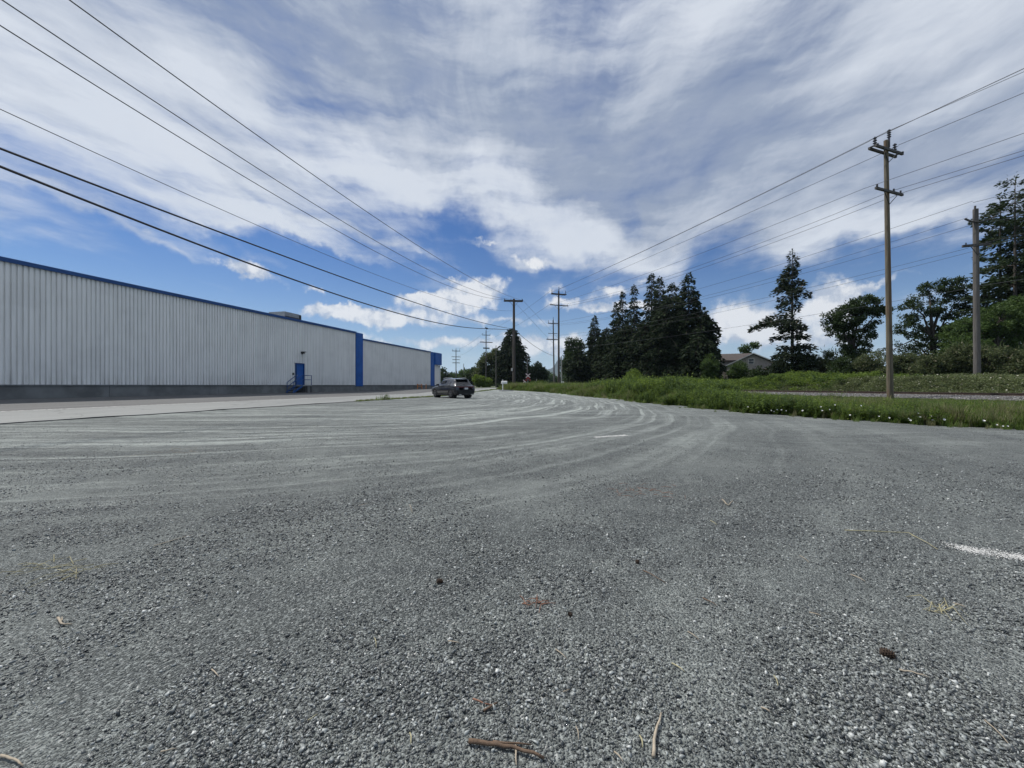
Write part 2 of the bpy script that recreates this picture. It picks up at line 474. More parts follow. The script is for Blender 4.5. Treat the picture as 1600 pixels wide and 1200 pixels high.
def asphalt_mat(name, c1, c2, streak_rot, wear=0.4):
    m, N, b = principled(name)
    pos = N.node('ShaderNodeNewGeometry').outputs['Position']
    al = N.map(pos, rot=(0, 0, streak_rot), sc=(0.9, 0.05, 1))
    st = N.noise(al, 1.0, 5, 0.6)
    pt = N.noise(pos, 0.35, 5, 0.6)
    g = N.noise(pos, 90, 3, 0.7)
    f = N.m('ADD', N.m('MULTIPLY', N.m('SUBTRACT', st, .5), 1.6), N.m('ADD', N.m('MULTIPLY', pt, 0.6), N.m('MULTIPLY', N.m('SUBTRACT', g, .5), .7)), clamp=True)
    c = N.mix(f, c1, c2)
    crack = N.voro(N.vm('ADD', pos, N.vm('SCALE', N.noise(pos, 1.2, 4, out=1), scale=1.0)), 0.28, 'DISTANCE_TO_EDGE')
    c = N.mix(N.m('MULTIPLY', N.ramp(crack, 0.012, 0.0), wear), c, (0.03, 0.03, 0.03))
    N.put(b.inputs['Base Color'], c)
    b.inputs['Roughness'].default_value = 0.8
    bn = N.node('ShaderNodeBump'); bn.inputs['Strength'].default_value = 0.3; bn.inputs['Distance'].default_value = 0.01
    N.put(bn.inputs['Height'], g); N.put(b.inputs['Normal'], bn.outputs[0])
    return m

def stone_mat(name, lo, hi, pale):
    m, N, b = principled(name)
    rnd = N.node('ShaderNodeObjectInfo').outputs['Random']
    tc = N.node('ShaderNodeTexCoord').outputs['Object']
    n = N.noise(tc, 2.2, 4, 0.6)
    c = N.mix(N.m('POWER', rnd, 2.1), lo, hi)
    c = N.mix(N.m('GREATER_THAN', rnd, 0.976), c, pale)
    c = N.mix(N.ramp(n, 0.35, 0.75), N.mix(1.0, c, (0.75, 0.75, 0.75), 'MULTIPLY'), c)
    N.put(b.inputs['Base Color'], c)
    b.inputs['Roughness'].default_value = 0.46
    b.inputs['Specular IOR Level'].default_value = 0.6
    return m

def wood_mat(name, c1, c2, c3=None):
    m, N, b = principled(name)
    tc = N.node('ShaderNodeTexCoord').outputs['Object']
    v = N.map(tc, sc=(14, 14, 0.5))
    g = N.noise(v, 1.0, 6, 0.65)
    s = N.noise(N.map(tc, (3, 3, 1), sc=(3, 3, 0.35)), 1.0, 4, 0.6)
    c = N.mix(N.ramp(g, 0.3, 0.7), c1, c2)
    if c3: c = N.mix(N.ramp(s, 0.52, 0.66), c, c3)
    N.put(b.inputs['Base Color'], c)
    b.inputs['Roughness'].default_value = 0.85
    bn = N.node('ShaderNodeBump'); bn.inputs['Strength'].default_value = 0.6; bn.inputs['Distance'].default_value = 0.02
    N.put(bn.inputs['Height'], g); N.put(b.inputs['Normal'], bn.outputs[0])
    return m

def siding_mat():
    m, N, b = principled('siding_white_paint')
    tc = N.node('ShaderNodeTexCoord').outputs['Object']
    pos = N.node('ShaderNodeNewGeometry').outputs['Position']
    x, y, z = N.sep(pos)
    rnd = N.node('ShaderNodeObjectInfo').outputs['Random']
    str_ = N.noise(N.map(pos, sc=(5, 5, 0.35)), 1.0, 5, 0.65)
    big = N.noise(N.map(pos, sc=(.3, .3, .5)), 1.0, 4, 0.6)
    c = N.mix(N.ramp(str_, 0.35, 0.75), (0.86, 0.86, 0.84), (0.74, 0.74, 0.72))
    c = N.mix(N.m('MULTIPLY', N.ramp(big, 0.45, 0.7), 0.3), c, (0.60, 0.60, 0.585))
    c = N.mix(N.m('MULTIPLY', rnd, 0.12), c, (0.50, 0.51, 0.52))
    low = N.m('MULTIPLY', N.ramp(z, 2.2, 1.1), N.ramp(str_, 0.4, 0.7))
    c = N.mix(N.m('MULTIPLY', low, 0.35), c, (0.36, 0.36, 0.34))
    N.put(b.inputs['Base Color'], c)
    b.inputs['Roughness'].default_value = 0.55
    b.inputs['Specular IOR Level'].default_value = 0.3
    return m

M_GRAVEL = gravel_mat()
ROAD_ROT = R(-13.66)
M_ROAD = asphalt_mat('road_asphalt', (0.17, 0.178, 0.174), (0.25, 0.258, 0.25), R(13.66))
M_APRON = asphalt_mat('apron_asphalt', (0.065, 0.067, 0.068), (0.13, 0.13, 0.128), R(13.66), 0.7)
M_STONE = stone_mat('gravel_stone', (0.032, 0.038, 0.041), (0.40, 0.43, 0.42), (0.60, 0.62, 0.60))
M_BALLAST = stone_mat('ballast_stone', (0.085, 0.082, 0.08), (0.25, 0.243, 0.235), (0.42, 0.42, 0.40))
M_SIDING = siding_mat()
M_BLUE = mat('blue_paint', (0.006, 0.090, 0.36), 0.5, 0.18, 1.2)
M_NAVY = mat('blue_trim_paint', (0.010, 0.062, 0.21), 0.5, 0.15, 1.0)
M_CONC = mat('foundation_concrete', (0.17, 0.178, 0.175), 0.85, 0.3, 0.9, 0.3, 30)
M_PLASTER = mat('pale_concrete', (0.42, 0.42, 0.40), 0.85, 0.15, 3, 0.2, 30)
M_ROOF = mat('roof_membrane', (0.25, 0.25, 0.25), 0.9, 0.2, 1)
M_GALV = mat('galvanised_steel', (0.34, 0.35, 0.35), 0.45, 0.2, 5, metal=0.6)
M_DARKSTEEL = mat('dark_steel', (0.03, 0.032, 0.035), 0.5, 0.2, 8)
M_ORANGE = mat('orange_paint', (0.62, 0.22, 0.06), 0.6, 0.2, 4)
M_POLE = wood_mat('weathered_pole_wood', (0.060, 0.050, 0.034), (0.185, 0.158, 0.11), (0.125, 0.080, 0.048))
M_POLE2 = wood_mat('grey_pole_wood', (0.07, 0.064, 0.06), (0.15, 0.138, 0.128), (0.10, 0.09, 0.08))
M_POLE3 = wood_mat('dark_pole_wood', (0.05, 0.042, 0.036), (0.10, 0.085, 0.072))
M_ARM = wood_mat('crossarm_wood', (0.045, 0.042, 0.042), (0.095, 0.088, 0.085))
M_INS = mat('insulator_ceramic', (0.035, 0.035, 0.045), 0.3, 0.2, 5)
M_WIRE = mat('wire_aluminium', (0.075, 0.078, 0.085), 0.6, 0.1, 2)
M_CABLE = mat('cable_black', (0.012, 0.012, 0.013), 0.6, 0.1, 2)
M_RAIL = mat('rail_rust', (0.055, 0.035, 0.026), 0.7, 0.3, 4, 0.2)
M_RAILTOP = mat('rail_polished', (0.32, 0.31, 0.30), 0.3, 0.2, 4, metal=0.8)
M_TIE = wood_mat('crosstie_wood', (0.03, 0.026, 0.022), (0.07, 0.058, 0.048))
M_WHITE = mat('white_paint', (0.78, 0.78, 0.76), 0.5, 0.08, 4)
M_RED = mat('red_paint', (0.34, 0.022, 0.02), 0.5, 0.1, 4)
M_BLACKP = mat('black_paint', (0.015, 0.015, 0.015), 0.5, 0.1, 4)
M_BARK = wood_mat('tree_bark', (0.035, 0.028, 0.022), (0.085, 0.07, 0.056))
M_SOIL = mat('field_grass_soil', (0.075, 0.095, 0.035), 0.95, 0.2, 0.6, 0.5, 12, col2=(0.045, 0.06, 0.025))

# ------------------------------------------------------------------ terrain
def road_right(Y):               # X of the road's edge against the gravel
    return -17.2 + 0.243 * Y - 3.2 * sstep(56, 95, Y)
def rail_x(Y):
    return 43.4 - 0.35 * Y
RAIL_N = 1 / math.hypot(1, 0.35)
def height(X, Y):
    X = np.asarray(X, dtype=float); Y = np.asarray(Y, dtype=float)
    w = X - road_right(Y)
    road = 0.32 * np.clip(-w / 15.8, 0, 1)
    rise = 0.45 * sstep(40, 62, Y)
    s = (X - rail_x(Y)) * RAIL_N
    berm = 0.16 * sstep(-6.5, -3.0, s) + 0.3 * sstep(3, 9, s)
    return np.maximum(np.maximum(road, rise), berm)
def H(x, y):
    return float(height(x, y))

EDGE = [(26, -12), (21, -6), (17.0, 3), (14.5, 7), (12.6, 9.8), (11.2, 11.65), (9.7, 15), (8.8, 18), (8.25, 25.5), (8.2, 34), (6.9, 43), (4.7, 50), (0.3, 56), (-2.6, 61), (-2.9, 63)]
_ey = np.array([p[1] for p in EDGE]); _ex = np.array([p[0] for p in EDGE])
def edge_x(Y):
    Y = np.asarray(Y, dtype=float)
    e = np.interp(Y, _ey, _ex)
    e = e + 0.16 * np.sin(Y * 1.9) + 0.1 * np.sin(Y * 4.7 + 1)
    return np.where(Y > 61, np.maximum(road_right(Y), e - (Y > 63) * 100), e)

def at(px, py, Y):
    return Vector(((px - 800) / FPX * Y, Y, CAMH - (py - HOR) / FPX * Y))
def gx(px, Y):
    return (px - 800) / FPX * Y

def grid_sheet(name, rows, ncol, mat_, dz, kind='structure', extra=None):
    """rows: list of (Y, Xleft, Xright)"""
    vs = []; q = []
    for (Y, a, b) in rows:
        xs = np.linspace(a, b, ncol)
        zs = height(xs, np.full(ncol, Y)) + dz
        if extra is not None: zs = zs + extra(xs, np.full(ncol, Y))
        for xx, zz in zip(xs, zs): vs.append((xx, Y, zz))
    for i in range(len(rows) - 1):
        for k in range(ncol - 1):
            q.append((i * ncol + k, i * ncol + k + 1, (i + 1) * ncol + k + 1, (i + 1) * ncol + k))
    o = np_mesh(name, np.array(vs), np.array(q), mat_, smooth=True)
    tag(o, kind=kind)
    return o

def build_ground():
    xs = np.concatenate([[-7000, -3000, -1000, -400, -200], np.arange(-120, 121, 1.5), [200, 400, 1000, 3000, 7000]])
    ys = np.concatenate([[-3000, -400, -100, -40], np.arange(-20, 150, 1.5), [170, 200, 260, 350, 500, 900, 2000, 4000, 7000]])
    gxx, gyy = np.meshgrid(xs, ys)
    # well below the sheets that lie on it, so nothing pokes through
    zz = height(gxx, gyy) - 0.03
    inside = (gxx < edge_x(gyy) + 0.6) & (gxx > road_right(gyy) - 17.5) & (gyy < 66) & (gyy > -21)
    zz = np.where(inside, zz - 0.10, zz)
    onroad = (np.abs(gxx - (road_right(gyy) - 4.5)) < 7) & (gyy >= 60)
    zz = np.where(onroad, zz - 0.10, zz)
    v = np.stack([gxx, gyy, zz], -1).reshape(-1, 3)
    n, mcol = gxx.shape
    idx = np.arange(n * mcol).reshape(n, mcol)
    q = np.stack([idx[:-1, :-1], idx[:-1, 1:], idx[1:, 1:], idx[1:, :-1]], -1).reshape(-1, 4)
    o = np_mesh('ground', v, q, M_SOIL, smooth=True)
    tag(o, kind='structure')

def bumpy(xs, ys):
    return 0.018 * np.sin(xs * 0.9 + 0.6 * ys) + 0.012 * np.sin(ys * 2.1 - xs * 0.5) * (ys < 30)
build_ground()
rows = [(float(y), float(road_right(y)) - 0.0, float(edge_x(y)) + 0.5) for y in np.concatenate([np.arange(-10, 30, 0.25), np.arange(30, 61.5, 0.5)])]
grid_sheet('gravel_lot', rows, 90, M_GRAVEL, 0.0, extra=lambda x, y: bumpy(x, y) * np.clip((x - road_right(y)) / 2, 0, 1))
rows = [(float(y), float(road_right(y)) - 5.25, float(road_right(y)) + (0.12 * math.sin(y * 1.3) + 0.08 * math.sin(y * 3.1)) * (y < 60)) for y in np.concatenate([np.arange(-10, 70, 0.5), np.arange(70, 180, 2)])]
road = grid_sheet('road', rows, 6, M_ROAD, 0.03)
# the road slab has a broken edge a couple of centimetres proud of the gravel
mb = MB()
for (y0, a0, b0), (y1, a1, b1) in zip(rows[:-1], rows[1:]):
    if y0 > 60: break
    z0, z1 = H(b0, y0) + .03, H(b1, y1) + .03
    mb.add([(b0 + .001, y0, z0 - .09), (b1 + .001, y1, z1 - .09), (b1 + .001, y1, z1), (b0 + .001, y0, z0)], [(0, 1, 2, 3)])
tag(mb.build('road_edge', M_APRON), kind='structure')
rows = [(float(y), float(road_right(y)) - 16.4, float(road_right(y)) - 5.245) for y in np.concatenate([np.arange(-10, 84, 1.0)])]
grid_sheet('apron', rows, 8, M_APRON, 0.026)
rows = [(float(y), float(road_right(y)) - 9.5, float(road_right(y)) - 5.245) for y in np.arange(83, 181, 2.0)]
grid_sheet('road_lane', rows, 4, M_ROAD, 0.028)

def worn_paint(name, c):
    m, N, b = principled(name)
    pos = N.node('ShaderNodeNewGeometry').outputs['Position']
    n = N.noise(pos, 9, 6, 0.7)
    N.put(b.inputs['Base Color'], N.mix(N.ramp(n, 0.40, 0.56), (0.2, 0.2, 0.2), c))
    b.inputs['Roughness'].default_value = 0.8
    return m
M_LINE = worn_paint('worn_road_paint', (0.55, 0.55, 0.53))
rows = [(float(y), float(road_right(y)) - 5.2, float(road_right(y)) - 5.02) for y in np.arange(-10, 95, 1.0)]
grid_sheet('road_edge_line', rows, 2, M_LINE, 0.036)

# ------------------------------------------------------------------ warehouse
def warehouse():
    g0 = 0.32
    Y0 = 14.0
    rz = math.atan2(1.0, 0.243)
    W = thing('warehouse', 'long white ribbed metal warehouse with blue trim beside the road', 'warehouse', (-33 + 0.243 * Y0, Y0, g0), rz)
    S0, S1, S2, S3, S4, S5 = -10.0, 39.2, 40.7, 61.65, 63.3, 66.3
    ZB = 0.80                      # bottom of the siding
    T1, T2 = 7.62, 6.92            # roof lines of the two sections
    D = 38.0
    core = MB()
    core.box(((S0 + S2) / 2, 0.10 + D / 2, (T1 + ZB) / 2), (S2 - S0, D, T1 - ZB))
    core.build('wall', M_SIDING, W)
    core = MB()
    core.box(((S2 + S4) / 2 + .002, 0.12 + D / 2, (T2 + ZB) / 2), (S4 - S2 - .004, D - .04, T2 - ZB))
    core.build('wall', M_SIDING, W)
    core = MB()
    core.box(((S4 + S5) / 2, 0.3 + D / 2, (T2 + ZB) / 2 - .4), (S5 - S4, D - .3, T2 + ZB + .3 - .8))
    core.build('wall', M_SIDING, W)
    # ribbed sheets: a flat pan and a groove each
    P = 0.235
    prof = [(0.0, 0.0), (0.148, 0.0), (0.156, 0.085), (0.222, 0.085), (P - .001, 0.0), (P - .001, 0.095), (0.0, 0.095)]
    def panel_mesh(h):
        m = MB().prism([(a, b) for a, b in prof], lambda a, b, t: (a, b, h * t))
        me = bpy.data.meshes.new('siding_panel'); me.from_pydata(m.v, [], m.f); me.update(); me.materials.append(M_SIDING)
        return me
    m1, m2 = panel_mesh(T1 - ZB - .02), panel_mesh(T2 - ZB - .02)
    mt = panel_mesh(T1 - ZB - .02 - 2.34)
    dr0, dr1 = 28.93, 30.11
    n1 = int((S1 - S0) / P)
    rr = random.Random(4)
    for k in range(n1):
        s = S0 + k * P
        over_door = s + P > dr0 and s < dr1
        o = link('siding_panel', mt if over_door else m1, None, W, loc=(s, rr.uniform(-.004, .004), ZB + .01 + (2.34 if over_door else 0)))
    for k in range(int((S3 - S2) / P)):
        link('siding_panel', m2, None, W, loc=(S2 + .01 + k * P, rr.uniform(-.003, .003), ZB + .01))
    # blue upright strips and the fascia along the roof line
    b = MB(); b.box(((S1 + S2) / 2, 0.02, (T1 + ZB - .15) / 2 + .03), (S2 - S1 - .02, 0.16, T1 - ZB + .2)); b.build('corner_strip', M_BLUE, W)
    b = MB(); b.box(((S3 + S4) / 2, 0.02, (T2 + ZB) / 2 - .03), (S4 - S3, 0.16, T2 - ZB + .2)); b.build('corner_strip', M_BLUE, W)
    for (a, c, t, dz) in ((S0, S1 + .0, T1, .20), (S2 + .005, S3 - .005, T2, .16)):
        f = MB(); f.box(((a + c) / 2, -0.02, t), (c - a, 0.20, dz)); f.box(((a + c) / 2, 0.06, t + dz / 2 + .02), (c - a, 0.32, 0.035)); f.build('fascia', M_NAVY, W)
    f = MB(); f.box(((S4 + S5) / 2 + .0, -0.05, T2 - 1.08), (S5 - S4 - .01, 0.3, 2.28)); f.build('canopy', M_BLUE, W)
    # white loading door under the canopy, built of slats
    for k in range(9):
        d = MB(); d.box(((S4 + S5) / 2, 0.28, 0.4 + .47 * k + .23), (S5 - S4 - .3, 0.06, 0.455)); d.build('door_slat', M_WHITE, W)
    d = MB(); d.box((S5 - .07, 0.2, T2 / 2 - .9), (0.14, 0.2, T2 - 1.9)); d.build('door_post', M_SIDING, W)
    rf = MB(); rf.box(((S0 + S2) / 2, 0.25 + D / 2, T1 + .02), (S2 - S0 - .1, D - .2, 0.06)); rf.build('roof', M_ROOF, W)
    rf = MB(); rf.box(((S2 + S5) / 2, 0.25 + D / 2, T2 + .02), (S5 - S2 - .1, D - .2, 0.06)); rf.build('roof', M_ROOF, W)
    # concrete foundation in pours, joints left open
    s = S0
    while s < S5 - .1:
        e = min(s + 7.6, S5)
        fd = MB(); fd.box(((s + e) / 2, 0.04 + .2, ZB / 2 - .05), (e - s - .02, 0.4, ZB + .09)); fd.build('foundation_panel', M_CONC, W)
        s = e
    sh = MB(); sh.box(((S0 + S5) / 2, 0.005, ZB + .0), (S5 - S0, 0.09, 0.05)); sh.build('drip_flashing', M_GALV, W)
    # door
    dz = ZB + .02
    fr = MB(); dm = (dr0 + dr1) / 2
    fr.box((dm - .545, -.01, dz + 1.15), (0.07, .17, 2.30)); fr.box((dm + .545, -.01, dz + 1.15), (0.07, .17, 2.30)); fr.box((dm, -.01, dz + 2.27), (1.018, .168, 0.07))
    fr.build('door_frame', M_NAVY, W)
    dd = MB(); dd.box((dm, 0.045, dz + 1.12), (1.01, 0.06, 2.22)); do = dd.build('door', M_BLUE, W)
    hd = MB(); hd.box((dm - .4, -.02, dz + 1.0), (0.14, 0.05, 0.04)); hd.box((dm - .4, 0.005, dz + 1.0), (0.06, 0.03, 0.16)); hd.build('door_handle', M_GALV, do)
    bx = MB(); bx.box((dm - .95, -.03, dz + 1.15), (0.16, 0.08, 0.22)); bx.build('switch_box', M_DARKSTEEL, W)
    # landing, steps and blue handrails
    L0, L1, dp = dr0 - .05, dr1 + .08, 0.92
    ld = MB(); ld.box(((L0 + L1) / 2, -dp / 2 - .02, dz - .07), (L1 - L0, dp, 0.10)); ld.build('landing', M_GALV, W)
    for (a, y) in ((L1 - .06, -dp + .06), (L0 + .1, -dp + .06), (L1 - .06, -.12), ((L0 + L1) / 2, -dp + .06)):
        p = MB(); p.box((a, y, (dz - .12) / 2), (0.08, 0.08, dz - .12)); p.build('landing_post', M_DARKSTEEL, W)
    bk = MB(); bk.box(((L0 + L1) / 2, -.1, (dz - .2) / 2), (L1 - L0 - .2, 0.04, dz - .2)); bk.build('landing_skirt', M_DARKSTEEL, W)
    ns = 4
    run = 0.29
    for k in range(ns):
        st = MB(); st.box((L0 - run * (k + .5), -dp / 2 - .02, dz - .02 - (dz - .0) / (ns + 1) * (k + 1)), (run, dp - .12, 0.05)); st.build('step', M_GALV, W)
    for y in (-dp + .02, -.10):
        sg = MB(); sg.bar((L0, y, dz - .1), (L0 - run * (ns + .6), y, .02), 0.05, 0.20); sg.build('stringer', M_NAVY, W)
        rl = MB()
        e0 = (L0 - run * (ns + .2), y, 0.10); e1 = (L0 + .02, y, dz)
        for hgt in (0.55, 1.02):
            rl.tube([(e0[0], y, e0[2] + hgt - .05), (e1[0], y, dz + hgt)], 0.032, 6)
        rl.tube([(e0[0], y, 0), (e0[0], y, e0[2] + .97)], 0.032, 6)
        rl.tube([(e1[0], y, dz - .05), (e1[0], y, dz + 1.02)], 0.032, 6)
        if y < -.5:
            for hgt in (0.55, 1.02):
                rl.tube([(e1[0], y, dz + hgt), (L1 - .04, y, dz + hgt), (L1 - .04, -.06, dz + hgt)], 0.03, 6)
            rl.tube([(L1 - .04, y, dz - .05), (L1 - .04, y, dz + 1.02)], 0.032, 6)
        rl.build('handrail', M_NAVY, W)
    lm = MB(); lm.box((dm + .3, -.10, 4.28), (0.34, 0.22, 0.20)); lm.box((dm + .3, -.27, 4.36), (0.42, 0.2, 0.07)); lm.box((dm + .3, -.0, 4.25), (0.16, .06, .3)); lm.build('wall_lamp', M_DARKSTEEL, W)
    # plant on the roof
    ac = MB(); ac.box((32.9, 5.2, T1 + 1.02), (2.2, 2.2, 1.25)); ao = ac.build('rooftop_unit', M_GALV, W)
    c2 = MB(); c2.box((34.16, 5.2, T1 + .95), (0.30, 2.3, 1.3)); c2.box((32.9, 4.06, T1 + 1.1), (2.0, .05, .12)); c2.box((32.9, 5.2, T1 + .22), (2.0, 1.9, 0.34)); c2.build('unit_hood', M_DARKSTEEL, ao)
    # two wall straps seen as faint darker bays near the far end
    return W
warehouse()

def barrier():
    g0 = .32
    p = Vector((-33 + .243 * 68.3, 68.3, 0)); n = Vector((.972, -.236, 0)); d = Vector((.236, .972, 0))
    b = p + n * 1.1
    t = thing('guard_rail', 'low orange pipe guard standing against the warehouse foundation', 'guard rail', (b.x, b.y, H(b.x, b.y) + .03), math.atan2(d.y, d.x))
    for s in (-1.6, 0.0, 1.6):
        m = MB(); m.tube([(s, 0, 0), (s, 0, 0.85)], 0.075, 8); m.build('post', M_ORANGE, t)
    for z in (0.42, 0.72):
        m = MB(); m.tube([(-1.6, 0, z), (0.0, 0, z)], 0.05, 6); m.build('rail', M_ORANGE, t)
barrier()

# ------------------------------------------------------------------ railway
def railway():
    def zt(y): return 0.36 + 0.28 * float(sstep(45, 70, y))
    # ballast bed
    ys = np.arange(4, 122, 2.0)
    vs = []; q = []
    prof = [(-3.6, -.10), (-2.9, .02), (-1.75, 0.0), (1.75, 0.0), (2.9, -.02), (3.8, -.10)]
    prof = [(-3.5, .04), (-1.8, .38), (1.8, .38), (3.6, .02)]
    for y in ys:
        for (s, f) in prof:
            x = float(rail_x(y)) + s / RAIL_N * 1.0
            base = zt(y)
            z = base - .02 if f > .2 else H(x, y) - .02
            vs.append((x, y, z))
    k = len(prof)
    for i in range(len(ys) - 1):
        for j in range(k - 1):
            q.append((i * k + j, i * k + j + 1, (i + 1) * k + j + 1, (i + 1) * k + j))
    m, N, b = principled('ballast')
    pos = N.node('ShaderNodeNewGeometry').outputs['Position']
    c = N.voro(pos, 22, out='Color'); r, g, _ = N.sep(c)
    N.put(b.inputs['Base Color'], N.mix(r, (0.055, 0.054, 0.053), (0.21, 0.205, 0.20)))
    b.inputs['Roughness'].default_value = .9
    bn = N.node('ShaderNodeBump'); bn.inputs['Distance'].default_value = 0.05
    N.put(bn.inputs['Height'], N.voro(pos, 22)); N.put(b.inputs['Normal'], bn.outputs[0])
    o = np_mesh('ballast', np.array(vs), np.array(q), m); tag(o, kind='structure')
    T = thing('railway_track', 'rusty railway track on grey ballast running behind the grass verge', 'railway track', (rail_x(30.0), 30.0, 0))
    px0, py0 = rail_x(30.0), 30.0
    for g in (-0.75, 0.75):
        for (nm, mt, w, dz, hh) in (('rail', M_RAIL, 0.075, 0.02, 0.17),):
            vs = []; fs = []
            yy = np.arange(6, 121, 3.0)
            pr = [(-.075, .0), (-.075, .03), (-.015, .045), (-.015, .12), (-.037, .135), (-.037, .17), (.037, .17), (.037, .135), (.015, .12), (.015, .045), (.075, .03), (.075, .0)]
            for y in yy:
                for (a, z) in pr:
                    vs.append((float(rail_x(y)) + (g + a) / RAIL_N - px0, y - py0, zt(y) + .03 + z))
            n = len(pr)
            for i in range(len(yy) - 1):
                for j in range(n):
                    j2 = (j + 1) % n
                    fs.append((i * n + j, i * n + j2, (i + 1) * n + j2, (i + 1) * n + j))
            b_ = MB(); b_.add(vs, fs); b_.build('rail', M_RAIL, T)
    me = None
    rz = math.atan2(1, -0.35) - math.pi / 2
    y = 10.0; rr = random.Random(2)
    while y < 112:
        if me is None:
            tm = MB(); tm.box((0, 0, 0), (2.6, 0.23, 0.2)); o = tm.build('crosstie', M_TIE, T); me = o.data
        else:
            o = link('crosstie', me, None, T)
        o.location = (rail_x(y) - px0, y - py0, zt(y) - .065)
        o.rotation_euler = (0, 0, rz + rr.uniform(-.02, .02))
        y += 0.56 * (1 if y < 60 else 1.0)
railway()

# ------------------------------------------------------------------ utility poles
def insulator(mb, c, h, r):
    prof = [(r * .35, 0)]
    n = 4
    for k in range(n):
        z = h * (k + .15) / n
        prof += [(r * .4, z), (r, z + h * .04), (r * .9, z + h * .1), (r * .4, z + h * .14)]
    prof += [(r * .3, h)]
    mb.lathe(prof, c, 8)

def pole(label, x, y, ztop, r0, r1, mat_, az, arms, tops=(), lean=(0, 0), group=None, name='utility_pole', zb=None, extra=None):
    zb = H(x, y) - .1 if zb is None else zb
    T = thing(name, label, 'utility pole', (x, y, zb), az, group)
    h = ztop - zb
    n = 12
    m = MB()
    pts = [(lean[0] * t, lean[1] * t, h * t) for t in np.linspace(0, 1, n)]
    m.tube(pts, list(np.linspace(r0, r1, n)), 12)
    m.build('pole_shaft', mat_, T, smooth=False)
    for a in arms:                    # dict(z, L0, L1, w, dbl, pins=[(x, h, r)], brace)
        z = a['z'] - zb; t = z / h
        cx, cy = lean[0] * t, lean[1] * t
        rr = r0 + (r1 - r0) * t
        for sgn in ((-1, 1) if a.get('dbl') else (-1,)):
            b = MB(); b.box((cx + (a['L0'] + a['L1']) / 2, cy + sgn * (rr + a['w'] / 2), z), (a['L1'] - a['L0'], a['w'], a['w'] * 1.25)); b.build('crossarm', M_ARM, T)
        if a.get('dbl'):
            for ex in (a['L0'] + .12, a['L1'] - .12):
                b = MB(); b.box((cx + ex, cy, z + a['w'] * .7), (0.14, 2 * rr + 2.6 * a['w'], 0.06)); b.build('arm_bolt', M_DARKSTEEL, T)
        if a.get('brace'):
            for sx in (a['L0'], a['L1']):
                b = MB(); b.bar((cx + sx * .55, cy - rr - a['w'] - .02, z - .05), (cx, cy - rr - .02, z - .9), 0.05, 0.03); b.build('arm_brace', M_DARKSTEEL, T)
        for (ix, ih, ir) in a.get('pins', ()):
            b = MB(); insulator(b, (cx + ix, cy - (0 if a.get('dbl') else rr + a['w'] / 2), z + a['w'] * .62), ih, ir); b.build('insulator', M_INS, T)
    for (tx, th, tr) in tops:
        b = MB()
        b.box((lean[0] + tx, lean[1] - r1 * .6, h - .15), (0.09, 0.1, 0.75))
        insulator(b, (lean[0] + tx, lean[1] - r1 * .6, h + .2), th, tr); b.build('insulator', M_INS, T)
    if extra: extra(T, h, zb)
    return T

AX, AY = gx(1391, 30), 30.0
AZA = math.atan2(0.36, 1.0)
GP = 'utility poles along the railway and road'
pole('tall near brown wooden utility pole with two crossarms at the right', AX, AY, 19.35, 0.20, 0.135, M_POLE, AZA,
     [dict(z=18.55, L0=-1.62, L1=1.62, w=.13, dbl=True, brace=True, pins=[(-1.32, .72, .13), (1.05, .72, .13)]),
      dict(z=15.45, L0=-1.72, L1=1.5, w=.13, brace=True, pins=[(-1.55, .22, .07), (.42, .22, .07), (1.25, .22, .07)])],
     tops=[(.22, .62, .13)], lean=(-.52, 0), group=GP)

FX, FY = gx(1527, 37), 37.0
def f_extra(T, h, zb):
    b = MB(); b.tube([(-.25, -.2, h - 1.9), (-.32, -.2, h - 1.0), (-.26, -.2, h + .25)], [.05, .09, .07], 6); b.build('bracket', M_ARM, T)
    b = MB(); b.tube([(-1.0, -.25, h - .85), (-.6, -.25, h - 1.15), (0, -.25, h - 1.3), (.65, -.25, h - 1.15), (1.1, -.25, h - .9)], .085, 6); b.build('curved_crossarm', M_ARM, T)
pole('grey weathered utility pole with a splintered top behind the rails', FX, FY, 17.4, 0.25, 0.19, M_POLE2, -.35,
     [dict(z=14.0, L0=-1.1, L1=.85, w=.17, pins=[(-.85, .2, .07), (.6, .2, .07)], brace=True)], group=GP, extra=f_extra, lean=(-.12, 0))

BX, BY = gx(873, 80), 80.0
pole('tall slim pole with two crossarms left of the dark conifer grove', BX, BY, 20.0, 0.22, 0.15, M_POLE3, AZA,
     [dict(z=19.3, L0=-1.6, L1=1.6, w=.14, dbl=True, brace=True, pins=[(-1.5, .75, .08), (1.5, .75, .08)]),
      dict(z=17.05, L0=-2.0, L1=2.0, w=.13, brace=True, pins=[(-1.8, .2, .07), (1.8, .2, .07)])], tops=[(0, .6, .09)], group=GP)
CX, CY = gx(866, 100), 100.0
pole('slightly shorter pole with three crossarms just left of the tall slim pole', CX, CY, 17.4, 0.2, 0.14, M_POLE2, AZA,
     [dict(z=16.5, L0=-1.5, L1=1.5, w=.16, pins=[(-1.4, .6, .08), (1.4, .6, .08)]),
      dict(z=14.0, L0=-1.5, L1=1.0, w=.10),
      dict(z=12.5, L0=-2.0, L1=1.2, w=.16, pins=[(-1.7, .25, .08)])], tops=[(0, .5, .09)], lean=(-.3, 0), group=GP)
PX, PY = gx(803, 60), 60.0
def p_extra(T, h, zb):
    z = 4.0 - 1.2 - zb
    b = MB(); b.box((-.32, -.2, (CAMH + (602 - 577.5) / 625 * 60) - zb), (0.22, 0.3, 0.42)); b.build('meter_box', M_PLASTER, T)
    b = MB(); b.tube([(.2, -.17, 0.1), (.2, -.16, 5.2)], .045, 6); b.build('conduit', M_DARKSTEEL, T)
